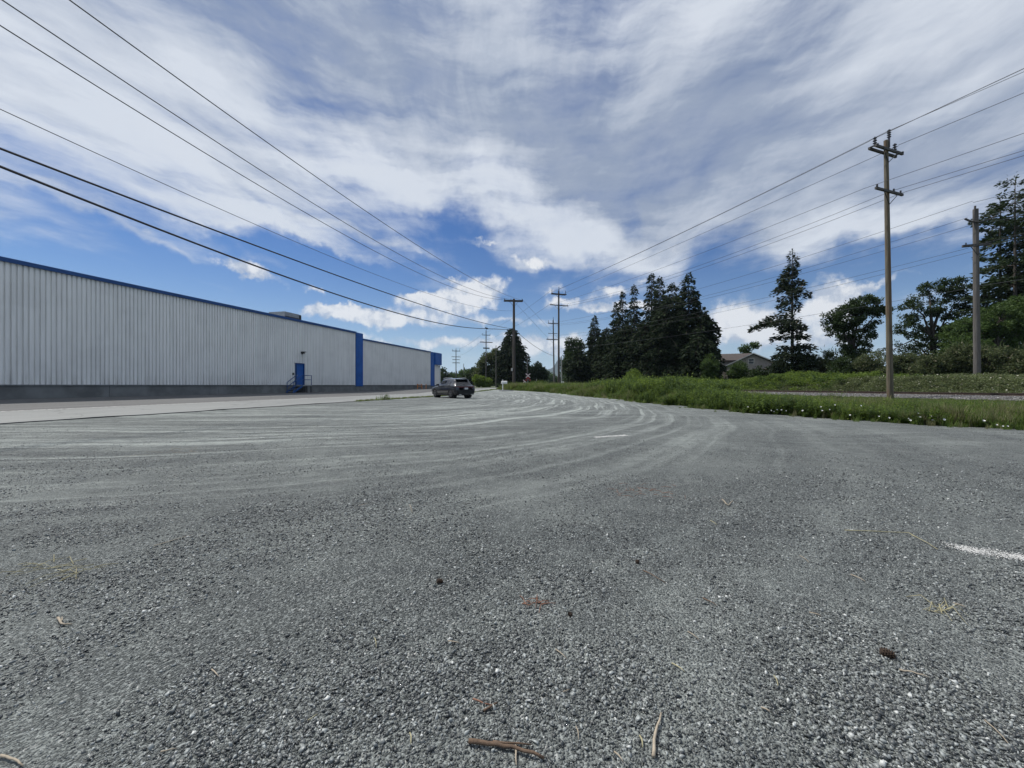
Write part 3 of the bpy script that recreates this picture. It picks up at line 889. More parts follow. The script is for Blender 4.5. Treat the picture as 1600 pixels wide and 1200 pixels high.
pole('stout brown pole with one flat double crossarm in the middle of the photo', PX, PY, 14.05, 0.25, 0.17, M_POLE3, 0.1,
     [dict(z=13.75, L0=-1.5, L1=1.35, w=.14, dbl=True, brace=True, pins=[(-1.4, .24, .08), (-.45, .24, .08), (1.25, .24, .08)])], group=GP, extra=p_extra)
DX, DY = gx(759.5, 135), 135.0
pole('distant pole with three crossarms in front of the roadside trees', DX, DY, 19.6, .22, .14, M_POLE2, AZA,
     [dict(z=18.0, L0=-1.4, L1=1.4, w=.14, pins=[(-1.3, .5, .09), (1.3, .5, .09)]), dict(z=15.6, L0=-2.2, L1=2.2, w=.2), dict(z=13.6, L0=-1.1, L1=1.1, w=.3)], tops=[(0, .5, .1)], group=GP)
EX, EY = gx(712.5, 200), 200.0
pole('farthest pole with four crossarms above the car roof', EX, EY, 18.9, .26, .18, M_POLE2, AZA,
     [dict(z=18.2, L0=-2.0, L1=2.0, w=.22, pins=[(-1.8, .8, .12), (1.8, .8, .12)]), dict(z=15.3, L0=-2.3, L1=2.3, w=.2), dict(z=13.9, L0=-1.9, L1=1.9, w=.2), dict(z=12.3, L0=-1.9, L1=1.9, w=.25)], tops=[(0, .8, .12)], group=GP)
pole('small T-shaped pole at the right edge of the round dark evergreen', gx(824, 112), 112.0, 9.2, .16, .12, M_POLE2, .2, [dict(z=9.0, L0=-.8, L1=.9, w=.16)], group=GP)
pole('bare thin pole between the distant trees and the round dark evergreen', gx(775, 122), 122.0, 13.2, .16, .1, M_POLE2, 0, [], group=GP)
pole('bare far-off pole right of the farthest four-armed pole', gx(724.5, 210), 210.0, 12.4, .2, .14, M_POLE2, 0, [], group=GP)
pole('pale bare post close beside the tall slim pole', gx(877.5, 95), 95.0, 8.0, .14, .1, mat('pale_pole', (.3, .3, .28), .8), 0, [], name='post')
# a leaning stub beside the crossing
t = thing('leaning_post', 'short pale post leaning to the right near the crossing signs', 'post', (gx(833, 82), 82, H(gx(833, 82), 82)))
m = MB(); m.tube([(0, 0, 0), (.78, 0, 1.95)], [.09, .07], 6); m.build('post_shaft', MATS['pale_pole'], t)

# ------------------------------------------------------------------ overhead wires
def wire(label, P0, m_, pts, y0, y1, rad, name='power_line', cat='power line', mat_=None, n=40, deg=2, group=None, join=None):
    """the wire hangs in the upright plane X = P0.x + m_*(Y-P0.y); pts: places where the photograph shows it"""
    def solve(pp):
        Ys, Zs = [], []
        for (px, py) in pp:
            u = (px - 800) / FPX
            Y = (P0[0] - m_ * P0[1]) / (u - m_)
            Ys.append(Y); Zs.append(CAMH + (HOR - py) / FPX * Y)
        return np.array(Ys), np.array(Zs)
    spans = [(pts, y0, y1)] + ([join] if join else [])
    mb = MB()
    for (pp, a, b) in spans:
        Ys, Zs = solve(pp)
        co = np.polyfit(Ys, Zs, min(deg, len(pp) - 1))
        yy = np.linspace(a, b, n)
        zz = np.polyval(co, yy)
        mb.tube([(P0[0] + m_ * (y - P0[1]), y, z) for y, z in zip(yy, zz)], rad, 5)
    o = mb.build(name, mat_ or M_WIRE, None)
    return tag(o, label, cat, group)

LM = 0.243
GW = 'wires above the warehouse'
wire('thin wire reaching the top edge of the photo above the warehouse', (gx(814, 60), 60), LM, [(110, 0), (300, 140), (500, 280), (650, 382), (805, 466)], 4, 60, .017, group=GW)
wire('thin wire running into the top left corner above the warehouse', (gx(797, 60), 60), LM, [(0, 3), (200, 127), (400, 260), (600, 385), (785, 466)], 4, 60, .017, group=GW)
wire('thin wire just below the corner wire above the warehouse', (gx(787, 60), 60), LM, [(0, 42), (200, 162), (400, 288), (600, 400), (782, 468)], 4, 60, .017, group=GW)
wire('faint lone wire midway between the thin wires and the black cables', (gx(802, 60), 60), LM, [(0, 163), (250, 290), (430, 367), (600, 432), (780, 485)], 4, 60, .011, group=GW)
GC = 'black cables above the warehouse'
wire('upper of the two thick black cables above the warehouse', (gx(801, 60), 60), LM, [(0, 236), (270, 330), (500, 423), (600, 456), (795, 513)], 4, 60, .03, 'overhead_cable', 'cable', M_CABLE, group=GC)
c6 = wire('lower thick black cable with a splice above the warehouse', (gx(801, 60), 60), LM, [(0, 262), (270, 364), (480, 446), (600, 483), (745, 513)], 4, 47.5, .034, 'overhead_cable', 'cable', M_CABLE, group=GC,
          join=([(745, 513), (795, 515)], 47.5, 60))
Ysp = 47.3; Xsp = gx(801, 60) + LM * (Ysp - 60)
mb = MB(); zsp = CAMH + (602 - 513) / 625 * Ysp
mb.tube([(Xsp - .12, Ysp - .5, zsp), (Xsp, Ysp, zsp), (Xsp + .12, Ysp + .5, zsp)], [.05, .10, .05], 8)
mb.build('splice', M_CABLE, c6)

AM = (BX - AX) / (BY - AY)
def aw(label, off, left, right, rad):
    wire(label, (AX + off, AY), AM, left, 30, 80, rad, join=(right, 12, 30), group='wires between the tall near pole and the slim pole')
aw('uppermost wire of the near pole on its left insulator', -1.55, [(1358, 220), (1225, 289), (1100, 345), (1000, 396), (863, 456)], [(1358, 220), (1600, 107)], .022)
aw('uppermost wire over the very top of the near pole', -.1, [(1385, 206), (1225, 287), (1100, 344), (1000, 396), (873, 452)], [(1385, 206), (1600, 112)], .016)
aw('second wire down, on the right insulator of the near pole', .6, [(1403, 227), (1225, 311), (1100, 362), (1000, 408), (885, 457)], [(1403, 227), (1600, 145)], .018)
aw('lower-crossarm wire on the left pin of the near pole', -1.9, [(1349, 295), (1225, 345), (1100, 394), (1000, 431), (860, 476)], [(1349, 295), (1600, 208)], .016)
aw('lower-crossarm wire on the middle pin of the near pole', .1, [(1388, 300), (1225, 366), (1100, 413), (1000, 445), (874, 477)], [(1388, 300), (1600, 235)], .016)
aw('lower-crossarm wire on the right pin of the near pole', .85, [(1404, 303), (1225, 373), (1100, 419), (1000, 449), (887, 478)], [(1404, 303), (1600, 243)], .016)
FM = (CX - FX) / (CY - FY)
def fw(label, off, left, right, rad):
    wire(label, (FX + off, FY), FM, left, 37, 100, rad, join=(right, 20, 37), group='wires between the splintered pole and the three-armed pole')
fw('topmost wire of the grey splintered pole', -.4, [(1518, 317), (1280, 393), (1200, 419), (1090, 449), (960, 489), (866, 503)], [(1518, 317), (1600, 297)], .018)
fw('wire on the left tip of the curved arm of the splintered pole', -.9, [(1512, 345), (1280, 411), (1200, 432), (1090, 463), (960, 499), (858, 506)], [(1512, 345), (1600, 322)], .016)
fw('wire on the right tip of the curved arm of the splintered pole', .3, [(1538, 349), (1280, 419), (1200, 440), (1090, 467), (960, 501), (872, 507)], [(1538, 349), (1600, 336)], .016)
fw('wire on the left pin of the lower arm of the splintered pole', -.85, [(1510, 387), (1280, 447), (1200, 464), (1092, 489), (920, 517), (858, 526)], [(1510, 387), (1600, 364)], .015)
fw('wire on the right pin of the lower arm of the splintered pole', .1, [(1530, 388), (1280, 455), (1200, 471), (1092, 496), (920, 521), (866, 530)], [(1530, 388), (1600, 370)], .015)
fw('lowest wire crossing the shaft of the splintered pole', -.2, [(1600, 436), (1530, 447), (1280, 490), (1080, 522), (910, 541), (865, 546)], [(1600, 436), (1530, 447)], .015)
PM = (CX - PX) / (CY - PY)
GPC = 'wires between the stout brown pole and the three-armed pole'
wire('thin wire dropping right from the left side of the stout pole top', (PX, PY), PM, [(804, 472), (830, 500), (862, 534)], 60, 100, .016, group=GPC)
wire('thin wire dropping right from the right end of the stout pole top', (gx(815, 60), PY), PM, [(816, 468), (838, 492), (866, 522)], 60, 100, .016, group=GPC)
wire('thick sagging cable right of the stout brown pole', (PX, PY), PM, [(803, 515), (825, 533), (845, 547), (865, 556)], 60, 100, .035, 'overhead_cable', 'cable', M_CABLE, group=GPC)
def strand(label, a, b, sag, rad, group):
    a, b = Vector(a), Vector(b)
    pts = [a.lerp(b, t) - Vector((0, 0, sag * 4 * t * (1 - t))) for t in np.linspace(0, 1, 24)]
    mb = MB(); mb.tube(pts, rad, 5)
    tag(mb.build('power_line', M_WIRE), label, 'power line', group)
GF = 'faint wires between the distant poles'
strand('faint upper wire from the slim pole to the distant three-armed pole', (BX - 1.5, BY, 20.1), (DX - 1.2, DY, 18.5), .9, .018, GF)
strand('faint lower wire from the slim pole to the distant three-armed pole', (BX - 1.8, BY, 17.3), (DX - 2.0, DY, 15.7), .9, .018, GF)
strand('faint upper wire between the two farthest poles', (DX - 1.3, DY, 18.5), (EX - 1.8, EY, 18.9), 1.4, .022, GF)
strand('faint lower wire between the two farthest poles', (DX - 2.0, DY, 15.7), (EX - 2.0, EY, 15.4), 1.4, .022, GF)

# ------------------------------------------------------------------ instanced ground cover
def protos(objs):
    c = bpy.data.collections.new('proto')
    for o in objs:
        for uc in list(o.users_collection): uc.objects.unlink(o)
        c.objects.link(o)
    return c

def scatter(name, pts, rot, scl, idx, coll):
    me = bpy.data.meshes.new(name)
    n = len(pts)
    me.vertices.add(n)
    me.vertices.foreach_set('co', np.ascontiguousarray(pts, dtype=np.float32).ravel())
    a = me.attributes.new('irot', 'FLOAT_VECTOR', 'POINT'); a.data.foreach_set('vector', np.ascontiguousarray(rot, dtype=np.float32).ravel())
    a = me.attributes.new('iscl', 'FLOAT_VECTOR', 'POINT'); a.data.foreach_set('vector', np.ascontiguousarray(scl, dtype=np.float32).ravel())
    a = me.attributes.new('iidx', 'INT', 'POINT'); a.data.foreach_set('value', np.ascontiguousarray(idx, dtype=np.int32))
    o = bpy.data.objects.new(name, me); COL.objects.link(o)
    t = bpy.data.node_groups.new(name, 'GeometryNodeTree')
    t.interface.new_socket('Geometry', in_out='INPUT', socket_type='NodeSocketGeometry')
    t.interface.new_socket('Geometry', in_out='OUTPUT', socket_type='NodeSocketGeometry')
    gi = t.nodes.new('NodeGroupInput'); go = t.nodes.new('NodeGroupOutput')
    ip = t.nodes.new('GeometryNodeInstanceOnPoints'); ci = t.nodes.new('GeometryNodeCollectionInfo')
    ci.inputs['Collection'].default_value = coll
    ci.inputs['Separate Children'].default_value = True; ci.inputs['Reset Children'].default_value = True
    ip.inputs['Pick Instance'].default_value = True
    def attr(nm, dt):
        n_ = t.nodes.new('GeometryNodeInputNamedAttribute'); n_.data_type = dt; n_.inputs['Name'].default_value = nm
        return n_.outputs[0]
    t.links.new(gi.outputs[0], ip.inputs['Points']); t.links.new(ci.outputs[0], ip.inputs['Instance'])
    t.links.new(attr('irot', 'FLOAT_VECTOR'), ip.inputs['Rotation']); t.links.new(attr('iscl', 'FLOAT_VECTOR'), ip.inputs['Scale'])
    t.links.new(attr('iidx', 'INT'), ip.inputs['Instance Index'])
    t.links.new(ip.outputs[0], go.inputs[0])
    md = o.modifiers.new('scatter', 'NODES'); md.node_group = t
    tag(o, kind='stuff')
    return o

def stone_protos(mat_, n=6, seed=1, flat=0.5):
    rng = np.random.default_rng(seed); out = []
    phi = (1 + 5 ** .5) / 2
    base = np.array([(-1, phi, 0), (1, phi, 0), (-1, -phi, 0), (1, -phi, 0), (0, -1, phi), (0, 1, phi), (0, -1, -phi), (0, 1, -phi), (phi, 0, -1), (phi, 0, 1), (-phi, 0, -1), (-phi, 0, 1)]) / 1.9
    tri = np.array([(0, 11, 5), (0, 5, 1), (0, 1, 7), (0, 7, 10), (0, 10, 11), (1, 5, 9), (5, 11, 4), (11, 10, 2), (10, 7, 6), (7, 1, 8), (3, 9, 4), (3, 4, 2), (3, 2, 6), (3, 6, 8), (3, 8, 9), (4, 9, 5), (2, 4, 11), (6, 2, 10), (8, 6, 7), (9, 8, 1)])
    for k in range(n):
        v = base * rng.uniform(.5, 1.2, (12, 1)) + rng.normal(0, .2, (12, 3))
        v = v * np.array([rng.uniform(.9, 1.5), rng.uniform(.65, .95), flat * rng.uniform(.7, 1.2)])
        out.append(np_mesh('stone', v, tri, mat_))
    return protos(out)

C_STONE = stone_protos(M_STONE)
def vnoise(x, y, f, seed=0):
    """cheap smooth value noise"""
    x = np.asarray(x) * f; y = np.asarray(y) * f
    xi = np.floor(x).astype(np.int64); yi = np.floor(y).astype(np.int64)
    fx = x - xi; fy = y - yi
    fx = fx * fx * (3 - 2 * fx); fy = fy * fy * (3 - 2 * fy)
    def h(a, b):
        n = (a * 374761393 + b * 668265263 + seed * 974711) & 0x7fffffff
        n = ((n ^ (n >> 13)) * 1274126177) & 0x7fffffff
        return ((n ^ (n >> 16)) & 0xffff) / 65535.0
    return (h(xi, yi) * (1 - fx) + h(xi + 1, yi) * fx) * (1 - fy) + (h(xi, yi + 1) * (1 - fx) + h(xi + 1, yi + 1) * fx) * fy

def ground_z(x, y):
    return height(x, y) + bumpy(x, y)

def gravel_stones():
    P = []
    edges = np.concatenate([np.arange(.55, 3, .25), np.arange(3, 12.1, .5)])
    for ya, yb in zip(edges[:-1], edges[1:]):
        dens = 27000 * math.exp(-(ya - .55) / 1.45) + 100
        hw = 1.34 * yb + .5
        n = int((yb - ya) * 2 * hw * dens)
        x = RNG.uniform(-hw, hw, n); y = RNG.uniform(ya, yb, n)
        keep = np.abs(x) < 1.34 * y + .5
        x, y = x[keep], y[keep]
        loose = .6 * vnoise(x, y, .9, 3) + .4 * vnoise(x, y, 2.7, 5)
        keep = RNG.uniform(0, 1, len(x)) < np.clip((loose - .22) * 2.6, .12, 1)
        P.append(np.stack([x[keep], y[keep], loose[keep]], 1))
    P = np.concatenate(P)
    x, y, lo = P.T
    n = len(x)
    s = np.exp(RNG.normal(0, .48, n)) * (0.0017 + .0030 * sstep(.2, .8, lo))
    s = np.clip(s, .0014, .0105)
    z = ground_z(x, y) + s * RNG.uniform(-.1, .5, n)
    rot = np.stack([RNG.normal(0, .6, n), RNG.normal(0, .6, n), RNG.uniform(0, 6.28, n)], 1)
    print('stones', n)
    scatter('gravel', np.stack([x, y, z], 1), rot, np.stack([s, s, s], 1), RNG.integers(0, 6, n), C_STONE)
gravel_stones()

# worn white paint left on the gravel: painted stones in a streak
def paint_marks():
    m = mat('painted_stone', (.62, .62, .60), .8, .25, 3)
    c = stone_protos(m, 4, 5)
    n = 3300
    t = RNG.uniform(0, 1, n); t = t[(vnoise(t * 30, t * 3, 1.0, 8) + RNG.uniform(-.3, .3, n)) > .33]; n = len(t)
    a = np.array([3.08, 2.77]); b = np.array([3.55, 2.45])
    x = a[0] + (b[0] - a[0]) * t + RNG.normal(0, .03, n); y = a[1] + (b[1] - a[1]) * t + RNG.normal(0, .05, n)
    s = RNG.uniform(.002, .0055, n)
    z = ground_z(x, y) + .005
    rot = np.stack([RNG.normal(0, .3, n), RNG.normal(0, .3, n), RNG.uniform(0, 6.28, n)], 1)
    o = scatter('white_paint_streak', np.stack([x, y, z], 1), rot, np.stack([s, s, s], 1), RNG.integers(0, 4, n), c)
    n = 900
    t = RNG.uniform(0, 1, n)
    x = 1.75 + .75 * t + RNG.normal(0, .02, n); y = 8.45 + .25 * t + RNG.normal(0, .05, n)
    s = RNG.uniform(.005, .012, n)
    o = scatter('white_paint_streak', np.stack([x, y, ground_z(x, y) + .006], 1), np.stack([RNG.normal(0, .3, n), RNG.normal(0, .3, n), RNG.uniform(0, 6.28, n)], 1), np.stack([s, s, s * .7], 1), RNG.integers(0, 4, n), c)
paint_marks()

# ballast stones on the bed, and along its shoulder
def ballast_stones():
    c = stone_protos(M_BALLAST, 5, 9, .8)
    n = 26000
    y = 14 + 60 * RNG.uniform(0, 1, n) ** 1.6
    s_ = RNG.uniform(-3.6, -.9, n)
    x = rail_x(y) + s_ / RAIL_N
    zt = 0.36 + 0.28 * sstep(45, 70, y)
    f = np.clip((s_ + 3.5) / 1.7, 0, 1)
    z = (height(x, y) - .02) * (1 - f) + (zt - .01) * f
    s = RNG.uniform(.03, .065, n)
    rot = RNG.uniform(0, 6.28, (n, 3))
    scatter('ballast_stones', np.stack([x, y, z], 1), rot, np.stack([s, s, s], 1), RNG.integers(0, 5, n), c)
ballast_stones()

# ------------------------------------------------------------------ leaves
def rand_dirs(n, rng):
    v = rng.normal(0, 1, (n, 3)); return v / np.linalg.norm(v, axis=1, keepdims=True)

def leaves_geo(C, A, B, L, Wd, kite=0.45):
    """kite shaped leaves: centre root C, axis A (unit), side B (unit), length L, width Wd"""
    L = L[:, None]; Wd = Wd[:, None]
    p0 = C; p2 = C + A * L
    mid = C + A * L * kite
    p1 = mid + B * Wd * .5; p3 = mid - B * Wd * .5
    V = np.stack([p0, p1, p2, p3], 1).reshape(-1, 3)
    F = np.arange(len(C) * 4).reshape(-1, 4)
    return V, F

def side_of(A, rng, flat=0.0):
    r = rand_dirs(len(A), rng)
    if flat > 0:
        up = np.array([0, 0, 1.0]); h = np.cross(A, up); hn = np.linalg.norm(h, axis=1, keepdims=True)
        h = np.where(hn > 1e-3, h / np.maximum(hn, 1e-3), r)
        r = r * (1 - flat) + h * flat
    B = r - A * np.sum(r * A, 1, keepdims=True)
    return B / np.maximum(np.linalg.norm(B, axis=1, keepdims=True), 1e-6)

def conifer(name, label, x, y, h, R0, n_wh, sprays, mat_, prof, droop=.35, lean=(0, 0), zlow=.0, sl=(.35, .8), seed=0, flat=.5, irregular=.25, nb=(5, 8), group=None, xoff=None, thin=None, trunk_r=None, hang=.3, zb=None, wfac=.42, vsc=.06):
    rng = np.random.default_rng(seed)
    zb = H(x, y) - .15 if zb is None else zb
    T = thing(name, label, 'tree', (x, y, zb), 0, group)
    tr = MB(); k = 10
    r0 = trunk_r or h * .017
    tr.tube([(lean[0] * t * t, lean[1] * t * t, h * t) for t in np.linspace(0, .97, k)], list(np.linspace(r0, .03, k)), 8)
    br = MB()
    Cs, As, Ls = [], [], []
    zs = np.linspace(zlow, .985, n_wh)
    for i, t in enumerate(zs):
        t = float(np.clip(t + rng.normal(0, .4 / n_wh), .005, .99))
        Rm = R0 * prof(t)
        n = rng.integers(nb[0], nb[1] + 1)
        if thin is not None: n = max(1, int(n * thin(t)))
        for b in range(n):
            a = rng.uniform(0, 2 * math.pi)
            Lb = Rm * np.clip(rng.normal(1 - irregular * .5, irregular), .3, 1.3)
            if xoff is not None: Lb *= xoff(a, t)
            if Lb < .12: continue
            d = np.array([math.cos(a), math.sin(a), 0.0])
            up0 = rng.normal(.12, .08) + (.5 if t > .9 else 0)
            tt = np.linspace(0, 1, 5)
            base = np.array([lean[0] * t * t, lean[1] * t * t, h * t])
            pts = base + d * (tt[:, None] * Lb) + np.array([0, 0, 1.0]) * (up0 * tt * Lb - droop * Lb * tt * tt)[:, None]
            if Lb > .8:
                br.tube(pts, list(np.linspace(max(.025, Lb * .016), .012, 5)), 4, cap=False)
            m = max(5, int(sprays * (Lb / R0) ** 1.2 * (.5 + rng.uniform())))
            u = rng.uniform(.08, 1, m) ** .75
            P = np.stack([np.interp(u, tt, pts[:, c]) for c in range(3)], 1)
            side = np.cross(d, [0, 0, 1.0])
            wloc = wfac * Lb * (1 - u) ** .7 + .1
            off = rng.uniform(-1, 1, m) * wloc
            P = P + side * off[:, None] + np.array([0, 0, 1.0]) * (-abs(off) * hang * .6 + rng.normal(0, vsc, m))[:, None]
            A = d * (.7 + .3 * rng.uniform(0, 1, (m, 1))) + side * (np.sign(off) * rng.uniform(.2, 1.0, m))[:, None] + np.array([0, 0, 1.0]) * (rng.normal(-hang, .28, m))[:, None]
            A /= np.linalg.norm(A, axis=1, keepdims=True)
            Cs.append(P); As.append(A); Ls.append(rng.uniform(sl[0], sl[1], m) * (.55 + .45 * min(1, Lb / 2)))
    # leader
    Cs.append(np.stack([np.full(14, lean[0]), np.full(14, lean[1]), h * rng.uniform(.94, .995, 14)], 1)); A = rand_dirs(14, rng) * .5 + [0, 0, .9]
    As.append(A / np.linalg.norm(A, axis=1, keepdims=True)); Ls.append(rng.uniform(.25, .5, 14))
    C = np.concatenate(Cs); A = np.concatenate(As); L = np.concatenate(Ls)
    V, F = leaves_geo(C, A, side_of(A, rng, flat), L, L * rng.uniform(.3, .55, len(L)))
    tr.build('trunk', M_BARK, T, smooth=True)
    if br.v: br.build('branches', M_BARK, T)
    np_mesh('crown', V, F, mat_, T)
    return T

def broadleaf(name, label, x, y, h, lobes, n_cl, per, mat_, ls=(.16, .30), cl_r=.55, seed=0, cat='tree', group=None, trunk_r=.22, trunk_h=.45, wind=(0, 0), zb=None, stems=1, limbs=True, shell=.55, droopy=0.0, sprout=0):
    """lobes: (dx, dy, z, rx, ry, rz, weight) ellipsoids above the base"""
    rng = np.random.default_rng(seed)
    zb = H(x, y) - .1 if zb is None else zb
    T = thing(name, label, cat, (x, y, zb), 0, group)
    lob = np.array(lobes, dtype=float)
    w = lob[:, 6] / lob[:, 6].sum()
    li = rng.choice(len(lob), n_cl, p=w)
    d = rand_dirs(n_cl, rng); rad = rng.uniform(shell, 1.0, n_cl) ** .8 * rng.uniform(.82, 1.1, n_cl)
    CC = lob[li, 0:3] + d * lob[li, 3:6] * rad[:, None]
    CC[:, 2] = np.maximum(CC[:, 2], .05 * h * rng.uniform(.3, 1.5, n_cl))
    tr = MB(); br = MB()
    if limbs:
        main = lob[:, 0:3].mean(0)
        for s in range(stems):
            ox = rng.normal(0, .12 * (stems > 1) * h)
            top = np.array([main[0] * .8 + ox * .8, main[1] * .8, min(h * .8, lob[:, 2].max())])
            pts = [np.array([ox, 0, 0]) + (top - [ox, 0, 0]) * t + [math.sin(t * 5 + s) * .03 * h, math.cos(t * 4) * .02 * h, 0] for t in np.linspace(0, 1, 8)]
            pts[0] = np.array([ox, 0, 0])
            tr.tube(pts, list(np.linspace(trunk_r, trunk_r * .22, 8)), 8)
        for (lx, ly, lz, rx, ry, rz_, _) in lobes:
            t0 = rng.uniform(trunk_h * .7, trunk_h * 1.1)
            p0 = np.array([main[0] * t0 * .8, main[1] * t0 * .8, min(h * t0, lz)])
            br.tube([p0, (p0 * .5 + np.array([lx, ly, lz]) * .5) + [0, 0, .08 * h], (lx, ly, lz)], [trunk_r * .5, trunk_r * .33, trunk_r * .15], 6, cap=False)
        for k in rng.choice(n_cl, min(n_cl, 90), replace=False):
            l = lob[li[k]]
            br.tube([l[0:3], (l[0:3] + CC[k]) / 2 + rng.normal(0, .15, 3), CC[k]], [trunk_r * .16, trunk_r * .10, .012], 4, cap=False)
    k = rng.poisson(per, n_cl)
    idx = np.repeat(np.arange(n_cl), k)
    n = len(idx)
    csz = rng.uniform(.6, 1.35, n_cl)[idx]
    off = rand_dirs(n, rng) * (rng.uniform(0, 1, n) ** .5 * cl_r * csz)[:, None] * np.array([1, 1, .7])
    P = CC[idx] + off
    A = off / np.maximum(np.linalg.norm(off, axis=1, keepdims=True), 1e-4) * .6 + rand_dirs(n, rng) * .7 + np.array([wind[0], wind[1], -.15 - droopy])
    A /= np.linalg.norm(A, axis=1, keepdims=True)
    L = rng.uniform(ls[0], ls[1], n)
    V, F = leaves_geo(P, A, side_of(A, rng, .2), L, L * rng.uniform(.45, .7, n))
    if sprout:
        # fine upright shoots with pale flower heads or thin tips that break the outline
        m = sprout; pk = rng.choice(n_cl, m)
        P2 = CC[pk] + rng.normal(0, cl_r * .6, (m, 3)); P2[:, 2] += cl_r * .3
        A2 = rand_dirs(m, rng) * .45 + [0, 0, 1.0]; A2 /= np.linalg.norm(A2, axis=1, keepdims=True)
        L2 = rng.uniform(1.5, 3.2, m) * ls[1]
        V2, F2 = leaves_geo(P2, A2, side_of(A2, rng), L2, L2 * .14)
        V = np.concatenate([V, V2]); F = np.concatenate([F, F2 + len(V) - len(V2)])
    if tr.v: tr.build('trunk' if cat == 'tree' else 'stems', M_BARK, T, smooth=True)
    if br.v: br.build('branches', M_BARK, T)
    np_mesh('crown' if cat == 'tree' else 'foliage', V, F, mat_, T)
    return T

L_CED = leaf_mat('cedar_needles', (0.009, 0.016, 0.008), (0.030, 0.047, 0.019), .12, .85)
L_SPR = leaf_mat('spruce_needles', (0.014, 0.024, 0.014), (0.048, 0.066, 0.034), .12, .6, (.10, .075, .05))
L_PINE = leaf_mat('pine_needles', (0.012, 0.024, 0.010), (0.045, 0.068, 0.026), .15, .6)
L_DARK = leaf_mat('dark_leaves', (0.014, 0.026, 0.010), (0.050, 0.080, 0.026), .25)
L_MID = leaf_mat('mid_leaves', (0.026, 0.048, 0.014), (0.085, 0.135, 0.035), .3)
L_BRI = leaf_mat('bright_leaves', (0.050, 0.088, 0.016), (0.18, 0.25, 0.045), .35)
L_OLV = leaf_mat('olive_leaves', (0.040, 0.055, 0.024), (0.115, 0.140, 0.060), .3, .6, (.20, .18, .12))
L_PALE = leaf_mat('bramble_leaves', (0.060, 0.085, 0.032), (0.20, 0.23, 0.10), .3, .6, (.48, .46, .38))
L_GRASS = leaf_mat('grass_blades', (0.050, 0.088, 0.018), (0.15, 0.215, 0.050), .35, .5, (.28, .26, .13))
L_GRASSD = leaf_mat('dry_grass_blades', (0.10, 0.11, 0.045), (0.27, 0.26, 0.14), .35, .5)
L_WEED = leaf_mat('weed_leaves', (0.030, 0.060, 0.013), (0.105, 0.155, 0.034), .35, .5)

GCON = 'conifers of the dark grove beyond the railway'
def ht(px, py, Y): return (HOR - py) / FPX * Y + CAMH - H(gx(px, Y), Y) + .15
cone = lambda t: (1 - t) ** .68
full = lambda t: min(1.0, (1 - t) * 2.3) ** .75 * (.85 + .15 * math.sin(9 * t))
spire = lambda t: (1 - t) * 1.25 if t < .62 else .475 * ((1 - t) / .38) ** .75 * .62 + .03
GROVE = [
    (929, 493, 108, 3.5, cone, 'narrow conical cypress at the left end of the dark grove', 60, 5),
    (948, 512, 100, 3.9, full, 'short round-topped conifer between the conical cypress and the grove', 55, 6),
    (962, 473, 97, 4.6, spire, 'dark conifer with the leftmost bare spire of the grove', 60, 7),
    (973, 455, 94, 4.9, spire, 'dark conifer whose thin spire stands second from the grove left', 60, 8),
    (991, 445, 90, 5.0, spire, 'dark conifer whose thin spire stands third from the grove left', 60, 9),
    (1018, 425, 86, 5.4, spire, 'dark conifer with the tallest sparse spire in the grove middle', 64, 10),
    (1031, 432, 83, 5.2, spire, 'dark conifer with a narrow spire just right of the tallest one', 64, 11),
    (1050, 442, 80, 4.6, full, 'dense blunt-topped conifer in the right half of the grove', 60, 12),
    (1076, 427, 76, 5.0, cone, 'dense pointed conifer, tallest at the right side of the grove', 66, 13),
    (1095, 478, 74, 3.6, full, 'lower conifer with ragged boughs at the right edge of the grove', 46, 14),
    (1092, 520, 70, 3.4, full, 'lowest dark conifer at the outer right foot of the grove', 40, 17),
    (1042, 470, 77, 4.6, full, 'blunt dark conifer in the front right of the grove', 52, 18),
    (905, 545, 104, 3.6, full, 'low dark conifer beside the rounded leafy tree', 40, 19),
    (1008, 500, 82, 4.4, full, 'low bushy conifer filling the front of the grove', 46, 15),
    (975, 510, 88, 4.2, full, 'low bushy conifer at the grove front, left of centre', 44, 16),
]
for (px, py, Y, R0, pf, lab, nw, sd) in GROVE:
    conifer('conifer_tree', lab, gx(px, Y), Y, ht(px, py, Y), R0 * 1.12, nw, 52, L_CED, pf, droop=.55, sl=(.4, 1.0), seed=sd, vsc=.18, flat=.2, irregular=.3, nb=(7, 9), group=GCON, hang=.5)
# the round dark evergreen behind the stout pole
conifer('evergreen_tree', 'round-headed dark evergreen behind the stout brown pole', gx(800, 130), 130, ht(800, 513, 130), 5.4, 60, 44, L_CED, lambda t: min(1, (1 - t) * 2.6) ** .6 * (.8 + .2 * math.sin(t * 3.1)), droop=.5, sl=(.5, 1.1), seed=31, flat=.2, irregular=.16, nb=(9, 11), hang=.4)
# lone ragged spruce
def sp_prof(t):
    if t > .62: return (1 - t) / .38 * .62 + .03
    if t > .50: return .42
    return .55 + (.5 - t) * .95
def sp_off(a, t):
    c = math.cos(a)                      # c > 0 is to the right
    k = 1.0 - .30 * c if t < .6 else 1
    if t < .30 and c < -.2: k *= .62
    if .30 < t < .56: k *= (1.35 if c < -.2 else .72)
    if .20 < t < .28 and c > .55: k *= 1.75
    return k
conifer('spruce_tree', 'lone ragged spruce with layered boughs right of the house', gx(1238, 60), 60, ht(1238, 390, 60), 4.4, 32, 250, L_SPR, sp_prof, droop=.26, zlow=.10, sl=(.30, .66), seed=44, flat=.45, irregular=.38, nb=(4, 6), vsc=.24, xoff=sp_off, thin=lambda t: .55 if .50 < t < .64 else 1, trunk_r=.30, hang=.12, wfac=.30)
